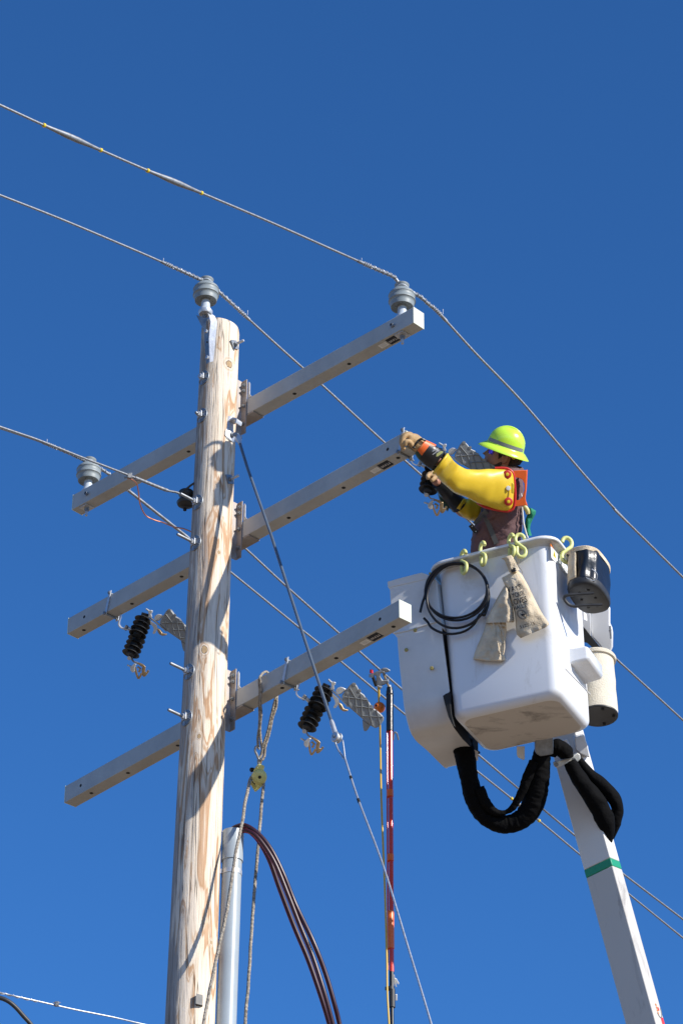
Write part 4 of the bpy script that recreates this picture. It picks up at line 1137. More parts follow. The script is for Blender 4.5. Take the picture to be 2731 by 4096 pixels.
hose(C7((760, 190), (770, 150), (800, 135), (850, 165), (860, 200)), [22, 28, 32, 34, 26], 17.86, 'short_sleeve', None, t, wr=.15, wl=9, seed=8)
hose(C7((878, 225), (925, 310), (985, 395), (1045, 480), (1085, 560), (1110, 640), (1122, 725)), [25, 32, 36, 40, 40, 30, 5], 17.80, 'front_fold', None, t, wr=.13, wl=9, seed=2)
hose(C7((930, 220), (1000, 300), (1080, 370), (1140, 440), (1168, 510), (1150, 600), (1130, 700)), [20, 24, 27, 28, 24, 28, 6], 17.86, 'rear_fold', None, t, wr=.13, wl=9, seed=6)

# ------------------------------------------------------------------ crossarm clamps (flat straps gripping an arm)
def arm_clamp(k, tt, lean=.02):
    c, A, Q, U = ARM[k]; o = c+A*tt
    t = thing('arm_clamp', o, '-', 'clamp', 'strap clamps on the crossarms')
    for q_, nm in ((-AW/2-.004, 'front_strap'), (AW/2+.004, 'rear_strap')):
        MB().ribbon([o+Q*q_+A*lean*.9+U*(AH/2+.028), o+Q*q_+U*0, o+Q*q_-A*lean-U*(AH/2+.022)], .022, .005, A).build(nm, 'galv', t)
    for z_, l_ in ((AH/2+.012, .9), (-AH/2-.010, -1)):
        MB().tube([o+Q*(-AW/2-.02)+A*lean*l_+U*z_, o+Q*(AW/2+.03)+A*lean*l_+U*z_], .0055, 8).build('cross_bolt', 'galvd', t)
        MB().lathe(o+Q*(-AW/2-.007)+A*lean*l_+U*z_, -Q, [(0, .011), (.011, .011)], 6).build('nut', 'galvd', t)
    MB().box(o-U*(AH/2+.002)+A*.02*0-A*lean, A*.004, Q*(AW/2+.02), U*.004).build('under_strap', 'galvd', t)
    return t
ac = arm_clamp(3, t_at(3, 1142, -AW/2)); ac['label'] = 'strap clamp on the right half of the lowest crossarm, beside the rope sling'
for k, x, l in ((2, 434, 'strap clamp near the left end of the middle crossarm'), (2, 1652, 'strap clamp at the right end of the middle crossarm, under the gloved hand')):
    tt = t_at(k, x, -AW/2) if x < 1600 else AL/2-.035
    o = copy_tree(ac); o.location = ARM[k][0]+ARM[k][1]*tt; o.rotation_euler.z = -.7915+.8336; o['label'] = l

# ------------------------------------------------------------------ cutouts (polymer fused switches)
Zc = lambda *p: crop(1150, 2600, 3.136, *p)
tA = t_at(3, 1198, 0, -AH/2); dC = depth(arm_pt(3, tA, AW/2, -AH/2))+.005
def ZP(x, y, o=0): q = Zc((x, y))[0]; return P(q[0], q[1], dC-o)
ct = thing('cutout_switch', ZP(150, 415), '-', 'cutout', 'black-shedded cutout switches')
MB().ribbon(smoothpath([ZP(150, 405), ZP(140, 450), ZP(118, 500), ZP(112, 550), ZP(150, 595), ZP(240, 628)], 4), .045, .006, BK).build('mounting_strap', 'galv', ct)
MB().lathe(ZP(210, 590, .01), UP*.7+RT*.5, [(-.02, .011), (.012, .011), (.014, .008)], 6).build('bolt', 'galvd', ct)
MB().tube([ZP(225, 600), ZP(262, 632), ZP(325, 692)], [.010, .012, .008], 10).build('support_stud', 'galv', ct)
axd = (RT*-.40-UP*.90+BK*.62).normalized()
for nm, cs in (('upper_sheds', [(455, 520), (437, 572), (415, 622), (392, 672)]), ('lower_sheds', [(328, 770), (303, 832), (277, 893), (251, 955)])):
    b = MB(); base = ZP(*cs[0]); prf = [(-.02, .026)]
    L0 = 0
    for i, c in enumerate(cs):
        q = (ZP(*c)-base).dot(axd)/axd.dot(-UP*.9+RT*-.4)*.97 if i else 0
        q = i*.0365
        prf += [(q-.022, .028), (q-.012, .040), (q-.001, .0575), (q+.0015, .0585), (q+.0018, .056), (q-.008, .040), (q-.010, .028)]
    prf += [(prf[-1][0]+.02, .026)]
    b.lathe(base, axd, prf, 36).build(nm, 'blackp', ct, auto=R(45))
MB().tube([ZP(495, 430), ZP(375, 695), ZP(235, 990)], .024, 16).build('core', 'blackp', ct)
MB().lathe(ZP(362, 690), axd, [(-.008, .028), (0, .030), (.010, .028)], 20).build('middle_band', 'galv', ct)
MB().tube([ZP(233, 965, .02), ZP(222, 1010, .03)], [.022, .018], 14).build('end_fitting', 'galvd', ct)
MB().ribbon(smoothpath([ZP(205, 1015, .03), ZP(235, 1030, .03), ZP(262, 1075, .03), ZP(310, 1092, .03)], 3), .03, .008, BK).build('lower_arm', 'galvd', ct)
MB().lathe(ZP(212, 1020, .045), BK, [(0, .013), (.008, .013), (.009, .006)], 14).build('pivot', 'galv', ct)
MB().tube([ZP(165, 1108, .03), ZP(240, 1150, .03)], .0055, 8).build('eye_bolt', 'galv', ct)
MB().prism([ZP(x, y, .02) for x, y in ((205, 1140), (255, 1105), (275, 1095), (300, 1110), (285, 1125), (268, 1160), (262, 1205), (235, 1222), (205, 1190))], BK*.028).build('terminal', 'galv', ct, bevel=.003)
hk1 = smoothpath([ZP(x, y, .02) for x, y in ((300, 1098), (350, 1120), (385, 1150), (368, 1195), (365, 1250), (375, 1285), (400, 1270), (430, 1240), (445, 1215))], 3)
MB().ribbon(hk1, .018, .012, BK).build('bronze_hinge', 'bronze', ct)
MB().prism([ZP(x, y, .02) for x, y in ((300, 1095), (385, 1130), (415, 1160), (398, 1230), (430, 1235), (400, 1275), (372, 1292), (362, 1270), (375, 1170), (330, 1130))], BK*.010).build('bronze_hinge', 'bronze', ct, bevel=.002)
MB().ribbon(smoothpath([ZP(x, y, .03) for x, y in ((268, 1155), (275, 1225), (295, 1308), (322, 1290), (350, 1245))], 3), .02, .012, BK).build('bronze_hinge', 'bronze', ct)
MB().tube([ZP(300, 1150, .02), ZP(335, 1180, .02), ZP(310, 1225, .02)], .007, 8).build('bronze_pin', 'bronze', ct)
# upper contacts
MB().tube([ZP(510, 370), ZP(555, 410), ZP(575, 430)], .006, 8).build('eye_bolt', 'galv', ct)
MB().prism([ZP(x, y, .0) for x, y in ((545, 405), (575, 395), (605, 402), (600, 432), (580, 448), (588, 490), (560, 500), (530, 495), (548, 455))], BK*.026).build('terminal', 'galv', ct, bevel=.003)
MB().ribbon([ZP(505, 470, .0), ZP(560, 505, .0), ZP(640, 580, .0), ZP(760, 712, .0)], .034, .008, BK).build('top_bar', 'galvd', ct)
MB().prism([ZP(x, y, .03) for x, y in ((560, 540), (600, 575), (640, 610), (648, 650), (640, 680), (605, 725), (580, 730), (575, 715), (598, 670), (590, 630), (560, 585))], BK*.006).build('arc_horn', 'galv', ct)
MB().prism([ZP(x, y, .0) for x, y in ((640, 650), (680, 680), (705, 730), (765, 748), (750, 765), (700, 768), (660, 740), (640, 700))], BK*.03).build('bronze_contact', 'bronze', ct, bevel=.004)
MB().prism([ZP(x, y, -.02) for x, y in ((600, 510), (625, 475), (665, 460), (700, 470), (735, 488), (740, 515), (705, 520), (680, 545), (645, 558), (620, 545))], BK*.014).build('pull_ring_lobe', 'galv', ct, bevel=.004)
plate_o = [(820, 405), (855, 425), (880, 465), (905, 520), (960, 560), (990, 620), (1030, 660), (1060, 720), (1110, 750), (1160, 790), (1205, 840), (1203, 875), (1150, 955), (1100, 975), (1050, 950), (940, 862), (780, 720), (690, 622), (680, 580), (690, 550), (780, 440)]
pp_ = MB().prism([ZP(x, y, -.030) for x, y in plate_o], BK*.040).build('arc_chute', 'plate', ct, bevel=.005)
rb = MB()
for q in ([(715, 590), (860, 605), (1010, 630)], [(840, 705), (960, 715), (1080, 735)], [(780, 478), (852, 605), (862, 765)], [(920, 560), (930, 700), (938, 850)], [(1008, 640), (1030, 800), (1065, 945)], [(940, 828), (1060, 832), (1195, 838)], [(1110, 750), (1135, 830), (1160, 940)], [(765, 575), (775, 690)]):
    rb.tube([ZP(x, y, .012) for x, y in q], .0034, 6)
rb.build('moulded_ribs', 'groove', pp_)
for q in ((835, 432), (750, 540), (900, 512), (975, 615), (1050, 710), (790, 692)):
    MB().lathe(ZP(*q, .009), BK, [(0, .0105), (.003, .0105), (.0035, .006)], 12).build('rivet', 'plate', pp_)
MB().prism([ZP(x, y, -.01) for x, y in ((938, 868), (1040, 945), (1000, 1005), (980, 1020), (955, 1010), (945, 960))], BK*.012).build('plate_fin', 'plate', ct, bevel=.003)
from mathutils import Quaternion
ct['label'] = 'cutout switch under the lowest crossarm, with its whole dark grey ribbed plate in view'
a2_ = P(483.9, 2461, depth(arm_pt(2, t_at(2, 484, 0, -AH/2), AW/2, -AH/2)))
o = copy_tree(ct); o.location = a2_; o.rotation_mode = 'QUATERNION'; o.rotation_quaternion = Quaternion(Vector((0, 0, 1)), R(-8)) @ Quaternion(BK, R(3)); o['label'] = 'cutout switch hung under the left half of the middle crossarm'
D2E = depth(arm_pt(2, AL/2))
o = copy_tree(ct); o.location = P(1650, 1806, D2E+.80); o.rotation_mode = 'QUATERNION'; o.rotation_quaternion = Quaternion(BK, R(11)); o['label'] = 'cutout switch the worker is holding up in front of his face'

# ------------------------------------------------------------------ handline: rope sling, pulley block, rope
C6 = lambda *p: crop(900, 2600, 1.96, *p)
CP = lambda *p: crop(960, 2950, 7.838, *p)
dS = depth(arm_pt(3, t_at(3, 1040)))
def twist_rope(paths, r, name, par, pitch=.05):
    """two or three strands wound round one another"""
    for path in paths:
        pp = smoothpath(path, 5); b = MB()
        fine = []
        for i in range(len(pp)-1):
            k = max(1, int((pp[i+1]-pp[i]).length/.008))
            for j in range(k): fine.append(pp[i].lerp(pp[i+1], j/k))
        fine.append(pp[-1])
        b.tube([p+Vector((noise.noise(p*9), noise.noise(p*9+Vector((5, 5, 5))), 0))*.003 for p in fine], r, 12, twist=.75, lobes=3)
        b.build(name, 'rope', par, auto=R(85))
fr_, bk_ = dS-.09, dS+.06
t = thing('rope_sling', P(1060, 2700, dS), 'frayed rope sling looped over the right half of the lowest crossarm', 'rope')
top = [P(*C6((272, 215))[0], fr_+.005), P(*C6((300, 178))[0], dS-.02), P(*C6((325, 170))[0], dS+.04), P(*C6((345, 190))[0], bk_)]
twist_rope([[P(x, y, fr_) for x, y in C6((262, 760), (258, 690), (268, 600), (272, 500), (268, 420), (272, 330), (266, 260))]+top,
            [P(x, y, fr_-.01) for x, y in C6((290, 770), (280, 690), (275, 610), (284, 500), (277, 400), (284, 320), (276, 250))]+[v+BK*.012 for v in top]], .0078, 'sling_strand', t)
twist_rope([[P(*C6((345, 190))[0], bk_), P(*C6((395, 330))[0], bk_+.02)]+[P(x, y, dS+.02-.01*i) for i, (x, y) in enumerate(C6((396, 370), (378, 450), (360, 530), (345, 600), (322, 690), (300, 760), (285, 820), (268, 850)))],
            [P(*C6((345, 190))[0], bk_+.015), P(*C6((402, 330))[0], bk_+.03)]+[P(x, y, dS+.02-.01*i) for i, (x, y) in enumerate(C6((404, 370), (398, 450), (372, 530), (358, 600), (338, 690), (318, 760), (308, 830), (290, 865)))]], .0088, 'sling_strand', t)
t = thing('snap_hook', P(*CP((560, 500))[0], dS-.06), 'small steel snap hook between the rope sling and the yellow pulley', 'hook')
hkp = smoothpath([P(x, y, dS-.075) for x, y in CP((600, 380), (575, 300), (545, 270), (500, 300), (475, 370), (480, 430), (510, 500), (545, 580), (570, 650), (610, 690), (660, 680), (675, 640))], 3)
MB().tube(hkp, [.007, .010, .012, .010, .008, .009, .009, .009, .009, .007][0] if False else .0072, 10).build('hook_body', 'galvd', t)
MB().prism([P(x, y, dS-.09) for x, y in CP((550, 248), (585, 290), (530, 330), (490, 425), (450, 440), (448, 400), (490, 290))], FW*.02).build('hook_nose', 'galv', t, bevel=.004)
MB().tube([P(x, y, dS-.07) for x, y in CP((590, 690), (580, 760), (590, 840))], .009, 10).build('swivel', 'galvd', t)
MB().tube([P(x, y, dS-.06) for x, y in CP((660, 680), (655, 760), (640, 830))], .007, 10).build('swivel', 'bronze', t)
PB = P(*CP((600, 1240))[0], dS-.06)
t = thing('pulley_block', PB, 'yellow pulley block hanging from the rope sling', 'pulley')
ch = [(580, 840), (630, 835), (690, 855), (760, 890), (765, 940), (742, 1000), (745, 1070), (780, 1170), (805, 1270), (800, 1360), (770, 1440), (690, 1530), (610, 1600), (575, 1605), (545, 1570), (490, 1480), (430, 1370), (390, 1290), (388, 1200), (420, 1120), (490, 1040), (560, 960)]
MB().prism([P(x, y, dS-.09) for x, y in CP(*ch)], FW*.010).build('front_cheek', 'pulley', t, bevel=.003)
MB().prism([P(x, y, dS-.02) for x, y in CP(*[(x-100, y+95) for x, y in ch])], FW*.010).build('rear_cheek', 'pulley', t, bevel=.003)
nb = (BK+RT*.12).normalized()
MB().lathe(P(*CP((605, 1235))[0], dS-.09), nb, [(-.004, .046), (.006, .044), (.016, .036), (.021, .022), (.022, .010), (.018, .008)], 32).build('hub_dome', 'pulley', t)
MB().lathe(P(*CP((622, 1240))[0], dS-.113), nb, [(0, .009), (.001, .008), (.001, .004)], 12).build('axle_bolt', 'dark', t)
MB().lathe(P(*CP((545, 1290))[0], dS-.022), nb, [(0, .036), (.012, .036), (.02, .028), (.032, .028), (.04, .036), (.052, .036)], 28).build('sheave', 'dark', t)
MB().prism([P(x, y, dS-.085) for x, y in CP((470, 960), (560, 850), (580, 842), (545, 960), (430, 1110), (425, 1040))], FW*.06).build('side_web', 'pulley', t, bevel=.003)
MB().prism([P(x, y, dS-.088) for x, y in CP((575, 1600), (440, 1690), (490, 1700), (590, 1606))], FW*.06).build('bottom_web', 'pulley', t, bevel=.003)
MB().lathe(P(*CP((380, 1010))[0], dS-.05), (RT*-1+BK*.6), [(-.01, .012), (.006, .014), (.012, .010)], 14).build('latch_knob', 'dark', t)
MB().tube([P(380/7.838+960+2.6*math.cos(a)*1.6, 2950+1115/7.838+5*math.sin(a), dS-.05) for a in [R(60+k*30) for k in range(9)]], .002, 6).build('latch_ring', 'bronze', t)
hr = C8
left_r = [P(*CP((440, 1220))[0], dS-.05)]+[hit(x, y, PB+Vector((0, -.03-.07*i, 0)), Vector((0, 1, 0))) for i, (x, y) in enumerate(CP((320, 1330), (270, 1560))+C8((545, 150), (522, 290), (490, 440), (445, 740), (392, 990), (345, 1210), (305, 1420), (270, 1620), (200, 2100)))]
right_r = [P(*CP((740, 1300))[0], dS-.05)]+[hit(x, y, PB+Vector((0, -.01*i, 0)), Vector((0, 1, 0))) for i, (x, y) in enumerate(CP((740, 1520), (700, 1850))+C8((636, 180), (622, 340), (608, 520), (592, 720), (575, 960), (562, 1180), (542, 1420), (530, 1600), (505, 2100)))]
dome = [P(960+(590+185*math.cos(a))/7.838, 2950+(1250-190*math.sin(a))/7.838, dS-.05) for a in [R(160-k*20) for k in range(8)]]
t = thing('handline', right_r[3], 'worn rope running over the yellow pulley and down beside the pole', 'rope')
twist_rope([left_r[::-1][:-1]+dome+right_r[1:]], .0098, 'rope', t)

# ------------------------------------------------------------------ grounding clamp, hot stick, yellow cable
HK = at_px(pD, 1535); dH = depth(HK)-.01
t = thing('grounding_clamp', HK, 'grey jaw clamp hooked on the lower wire above the red stick', 'clamp')
zp = lambda x, y, o=0: P(*Zc((x, y))[0], dH-o)
MB().prism([zp(x, y, .03) for x, y in ((1170, 245), (1190, 228), (1240, 225), (1275, 245), (1290, 258), (1280, 268), (1235, 285), (1215, 270), (1185, 262))], FW*.045).build('upper_jaw', 'galvd', t, bevel=.004)
MB().prism([zp(x, y, .03) for x, y in ((1040, 305), (1080, 285), (1175, 250), (1225, 270), (1225, 300), (1170, 290), (1160, 330), (1190, 380), (1262, 370), (1265, 405), (1215, 435), (1135, 460), (1110, 440), (1110, 320), (1075, 322), (1045, 330))], FW*.040).build('clamp_body', 'galvd', t, bevel=.005)
MB().lathe(zp(1050, 290, .02), UP, [(0, .012), (.022, .011), (.024, .007)], 12).build('red_terminal', 'sred', t)
MB().lathe(zp(1048, 325, .02), UP, [(-.01, .016), (.012, .016)], 6).build('terminal_nut', 'galvd', t)
MB().tube([zp(1068, 335, .02), zp(1090, 400, .02), zp(1112, 455, .02)], .011, 10).build('cable_boot', 'black', t)
MB().tube([zp(1205, 300, .01), zp(1240, 395, .01), zp(1275, 475, .01)], .0075, 10).build('feed_screw', 'bronze', t)
MB().lathe(zp(1240, 385, .01), (UP), [(-.012, .017), (.012, .017)], 12).build('screw_collar', 'galvd', t)
MB().tube([zp(1125, 440, .02), zp(1150, 455, .02), zp(1180, 470, .02)], .011, 8).build('cable_lug', 'galv', t)
xs = lambda y: 1558+(y-2750)*(1564.5-1558)/(4096-2750)
tt0 = P(1559, 2745, dH)
def vline(y): return hit(xs(y), y, tt0, Vector((0, 1, 0)))
t = thing('hot_stick', vline(3300), 'red insulated stick with a black top held up to the clamp on the wire', 'pole')
pr = lambda a_, b_, r, m, nm, off=Vector(): MB().tube([vline(a_)+off, vline(b_)+off], r, 20).build(nm, m, t)
pr(2765, 2925, .0235, 'leath', 'black_head'); pr(2752, 2775, .020, 'black', 'head_collar'); pr(2778, 2784, .0245, 'dark', 'head_groove')
pr(2742, 2756, .010, 'galvd', 'hook_eye')
lf = RT*-.016
pr(2920, 3888, .0145, 'redpole', 'stick_tube', RT*.004); pr(2920, 3880, .0055, 'redpole', 'side_rod', RT*-.0185)
for a_, b_ in ((3161, 3187), (3419, 3444)): MB().tube([vline(a_)+RT*-.001, vline(b_)+RT*-.001], .0215, 20).build('collar', 'orangepole', t)
MB().tube([vline(3646)-RT*.001, vline(3795)-RT*.0005], .0215, 20).build('long_collar', 'orangepole', t)
pr(3885, 3955, .0140, 'black', 'lower_grip', RT*.003); pr(3948, 3960, .021, 'pad', 'grip_ring'); pr(3958, 4030, .0185, 'pad', 'ferrule', RT*.006)
e_ = vline(5000); MB().tube([vline(4028)+RT*.004, Vector((e_.x, tt0.y, 1.2))+RT*.004], .0125, 14).build('lower_tube', 'black', t)
cs_ = lambda *p: crop(1480, 3500, 3.945, *p)
MB().prism([P(x, y, dH-.03) for x, y in cs_((368, 1575), (382, 1580), (388, 1630), (415, 1640), (455, 1710), (450, 1730), (425, 1715), (408, 1690), (418, 1765), (405, 1770), (385, 1700), (380, 1750), (368, 1740))], FW*.02).build('spring_clip', 'white', t, bevel=.001)
MB().box(P(*cs_((412, 1930))[0], dH-.02), RT*.006, UP*.020, BK*.008).build('latch', 'white', t, bevel=.002)
MB().tube(smoothpath([P(x, y, dH-.01) for x, y in C6((1318, 705), (1322, 655), (1335, 645), (1348, 660), (1358, 705))], 3), .0055, 8).build('wire_hook', 'galvd', t)
MB().lathe(P(1560+(-13), 3954, dH), -RT, [(0, .012), (.012, .012)], 10).build('pivot', 'pad', t)
yc = smoothpath([zp(1140, 455, .02), zp(1145, 550, .02), zp(1143, 640, .02), zp(1152, 800, .02), zp(1158, 950, .02), zp(1160, 1100, .02), zp(1164, 1280, .02)]+[hit(x, y, tt0+Vector((0, -.05, 0)), Vector((0, 1, 0))) for x, y in C8((1316, 60), (1322, 250), (1330, 450), (1338, 650), (1344, 850), (1349, 1050), (1352, 1250), (1362, 1420), (1370, 1600), (1385, 2100))], 5)
tag(MB().tube(yc, [.0085]*8+[.0062]*(len(yc)-8), 12).build('ground_cable', 'ycord'), 'yellow grounding cable hanging beside the red stick, through the orange ball', 'cable')
t = thing('orange_ball', zp(1150, 722, .02), 'orange plastic ball threaded on the yellow cable', 'ball')
o_ = zp(1150, 722, .02); pr_ = [(.0375*-math.cos(R(a)), .0375*math.sin(R(a))) for a in range(0, 181, 12)]
MB().lathe(o_, UP, pr_, 32).build('ball', 'ball', t, auto=R(60))
for dx, dy in ((-40, -30), (72, -18)):
    q = zp(1150+dx, 722+dy, .02); n_ = (q-o_); n_ += BK*math.sqrt(max(.0375**2-n_.length_squared, 0)); MB().lathe(o_+n_, n_, [(-.001, .0075), (.0006, .0075)], 14).build('cord_hole', 'dark', t)

# ------------------------------------------------------------------ the worker
DM = 18.16
W1 = lambda *p: crop(1500, 1650, 2.0907, *p)
W2 = lambda *p: crop(1900, 1680, 5.227, *p)
W3 = lambda *p: crop(1840, 1980, 4.3556, *p)
W4 = lambda *p: crop(1560, 1680, 3.92, *p)
man = thing('person', P(1985, 2700, DM), 'worker in lime hard hat, yellow rubber sleeves and maroon sweatshirt reaching to the crossarm', 'person')
hu = (RT*.33+UP*.94+BK*.10).normalized(); hf = (RT*-.94+UP*.33); hf = (hf-hu*hf.dot(hu)).normalized(); hl = hf.cross(hu); hl = hl if hl.dot(BK) > 0 else -hl
HB = P(1900+628/5.227, 1680+560/5.227, DM)       # centre of helmet dome base
HO = HB-hu*.178                                   # chin level origin
def hp(f_, u_, l_=0): return HO+hf*f_+hu*u_+hl*l_
def hring(u, fr_, bk_, w, n=36, pf=1.0):
    out = []; c = (fr_+bk_)/2; a = (fr_-bk_)/2
    for j in range(n):
        t_ = 2*math.pi*j/n; cx, sy = math.cos(t_), math.sin(t_)
        ww = w*(1-.22*max(cx, 0)**2)
        out.append(hp(c+a*math.copysign(abs(cx)**.9, cx), u, ww*math.copysign(abs(sy)**.92, sy)))
    return out
HS = [(-.10, .030, -.080, .062), (-.06, .035, -.078, .060), (-.03, .045, -.076, .058), (-.012, .070, -.076, .056), (0, .086, -.078, .057), (.014, .093, -.082, .061), (.028, .092, -.086, .065),
      (.040, .097, -.090, .068), (.050, .099, -.093, .069), (.056, .094, -.094, .070), (.062, .100, -.095, .071), (.076, .099, -.098, .073), (.09, .097, -.101, .074), (.11, .093, -.104, .076), (.13, .086, -.106, .077), (.145, .092, -.107, .078), (.16, .095, -.107, .079), (.18, .093, -.106, .079), (.21, .08, -.095, .07), (.235, .03, -.05, .035)]
b = MB(); b.rings([hring(*h) for h in HS])
# nose, ears, brow
b.rings([[hp(f_, u_, l_) for f_, l_ in ((f0, -w_), (f1, 0), (f0, w_))] for u_, f0, f1, w_ in ((.142, .08, .096, .008), (.125, .08, .105, .009), (.108, .08, .116, .012), (.096, .08, .125, .015), (.090, .08, .124, .017), (.086, .08, .110, .013))])
for sgn in (-1, 1):
    b.rings([[hp(-.012+.021*math.cos(a)*k-.004, .112+.034*math.sin(a)*k+.003, sgn*(.074+o_)) for a in [2*math.pi*i/20 for i in range(20)]] for k, o_ in ((.7, 0), (1, .008), (.95, .014), (.75, .010), (.5, .008))])
# torso, arms, legs under the clothes
TR = [(1868, 1998, 2072, .10), (1885, 1985, 2082, .15), (1910, 1966, 2088, .19), (1950, 1950, 2092, .205), (2000, 1938, 2088, .20), (2040, 1925, 2086, .19), (2080, 1906, 2087, .17), (2120, 1892, 2085, .16), (2160, 1885, 2082, .15), (2210, 1882, 2086, .145), (2290, 1890, 2088, .14), (2400, 1905, 2080, .13)]
def trow(y):
    for i in range(len(TR)-1):
        if TR[i][0] <= y <= TR[i+1][0]:
            k = (y-TR[i][0])/(TR[i+1][0]-TR[i][0]); return [TR[i][j]*(1-k)+TR[i+1][j]*k for j in (1, 2, 3)]
    return list(TR[0][1:]) if y < TR[0][0] else list(TR[-1][1:])
def torso_ring(y, grow=0, wr=0, n=48):
    xl, xr, th = trow(y); c = (xl+xr)/2; a = (xr-xl)/2*(1+grow*.6)
    out = []
    for j in range(n):
        t_ = 2*math.pi*j/n; cx, sy = math.cos(t_), math.sin(t_)
        q = 0
        if wr:
            ph = (y+cx*60)*.055
            q = wr*(noise.noise(Vector((ph*1.6, cx*2.2, sy*1.5)))*1.3+.6*noise.noise(Vector((y*.05-cx*3.5, sy*2, 4))))
        out.append(P(c+a*math.copysign(abs(cx)**.85, cx)*(1+q*.5), y, DM-(th+q*.22)*(1+grow)*math.copysign(abs(sy)**.85, sy)))
    return out
b.rings([torso_ring(y, -.2) for y in range(1866, 2400, 24)])
nk = [P(2040, 1890, DM), HO+hf*-.022-hu*.09, HO+hf*-.02-hu*.01]
b.tube(smoothpath(nk, 4), .062, 20)
def limb(pts, rad, n=16):
    pp = smoothpath(pts, 5); b.tube(pp, [lerpl(rad, i/(len(pp)-1)) for i in range(len(pp))], n)
DH = D2E-.04
SH_N, EL_N, WR_N = P(2000, 1955, DM-.22), P(1850, 1930, DM-.36), P(1700, 1808, DH+.02)
SH_F, EL_F, WR_F = P(2005, 1960, DM+.17), P(1868, 2055, DM+.10), P(1765, 1945, DM-.10)
limb([P(2025, 1950, DM), SH_N, EL_N, P(1806, 1900, DM-.42), P(1765, 1858, DH+.10), WR_N, P(1660, 1775, DH)], [.05, .04, .034, .03, .028, .025, .022])
limb([P(2010, 1950, DM), SH_F, EL_F, WR_F, P(1738, 1925, DM-.18)], [.055, .045, .036, .026, .022])
hip = P(1985, 2400, DM)
for sg in (-1, 1):
    kn = hip+Vector((0, 0, -.30))+BK*.08*sg+Vector((-.05, 0, 0)); ft = Vector((hip.x, hip.y, BC.z+.10))+BH*0+BK*.09*sg
    ft = Vector((ft.x, ft.y, BC.z+.12)); limb([hip+BK*.08*sg+Vector((0, 0, .05)), (hip+ft)/2+BK*.06*sg, ft, ft+Vector((-.12, 0, -.03))], [.10, .08, .05, .04])
body = b.build('body', 'skin', man)
rm = body.modifiers.new('fuse', 'REMESH'); rm.mode = 'VOXEL'; rm.voxel_size = .0055; rm.use_smooth_shade = True
smm = body.modifiers.new('smooth', 'SMOOTH'); smm.factor = .5; smm.iterations = 3
# beard, hair
b = MB(); rs = []
for (u, fr_, bk_, w) in HS[3:13]:
    k = max(0, 1-max(0, u-.045)/.06); rs.append([p for p in hring(u, fr_+.006*k-.002*(1-k), max(bk_, -.02), w+.004*k, 32)])
rs2 = []
for r_ in rs: rs2.append(r_[:11]+r_[-10:])
bd_ = MB()
for (u, fr_, bk_, w) in ((-.016, .072, -.01, .056), (-.006, .088, -.02, .060), (.008, .097, -.03, .064), (.024, .099, -.034, .069), (.038, .1005, -.036, .0725), (.047, .094, -.036, .074)):
    rs_ = hring(u, fr_, bk_, w, 32); bd_.rings([rs_], caps=False) if False else None
    rs2 = None
bd_.rings([hring(*h, 32) for h in ((-.018, .06, -.01, .050), (-.012, .078, -.015, .057), (-.003, .092, -.025, .061), (.010, .099, -.032, .066), (.026, .0995, -.036, .0705), (.040, .098, -.036, .0725), (.046, .07, -.036, .073), (.058, .055, -.036, .0745), (.075, .035, -.036, .0765), (.092, .012, -.034, .0775))]).build('beard', 'beard', man, auto=R(80))
MB().rings([hring(*h, 36) for h in ((.03, -.05, -.090, .060), (.05, -.035, -.100, .071), (.08, -.03, -.108, .077), (.11, -.03, -.113, .0795), (.14, -.025, -.115, .081), (.165, .03, -.114, .0825))]).build('hair', 'hair', man, auto=R(80))
MB().prism([hp(.03, .135, .079), hp(.045, .165, .080), hp(-.02, .17, .082), hp(-.01, .14, .081), hp(.02, .095, .079)], hl*.003).build('sideburn', 'hair', man)
# sunglasses
gl = thing_part = MB().rings([[hp(.094-.05*(1-math.cos(q))-.0*k, .131+.017*k*math.cos(a2)-.006*abs(q), .058*math.sin(q)) for q in (.25, .5, .8, 1.1, 1.25)] for k, a2 in ((1, 0), (.6, 0), (0, 0), (-.6, 0), (-1, 0))], closed=False, caps=False).build('sunglass_lens', 'lens', man)
sm = gl.modifiers.new('t', 'SOLIDIFY'); sm.thickness = .003
gl2 = MB().rings([[hp(.094-.05*(1-math.cos(q)), .131+.017*k-.006*abs(q), .058*math.sin(q)) for q in (-.25, -.5, -.8, -1.1, -1.25)] for k in (1, .6, 0, -.6, -1)], closed=False, caps=False).build('sunglass_lens', 'lens', man)
sm = gl2.modifiers.new('t', 'SOLIDIFY'); sm.thickness = .003
for sg in (1, -1):
    MB().ribbon([hp(.080, .146, .060*sg), hp(.066, .143, .074*sg), (hp(.03, .136, .0805*sg)), hp(-.015, .130, .084*sg)], .011, .004, hu).build('sunglass_temple', 'black', man)
MB().tube([hp(.083, .149, .055), hp(.098, .151, .02), hp(.099, .148, 0), hp(.098, .151, -.02), hp(.083, .149, -.055)], .0028, 8).build('sunglass_bar', 'black', man)

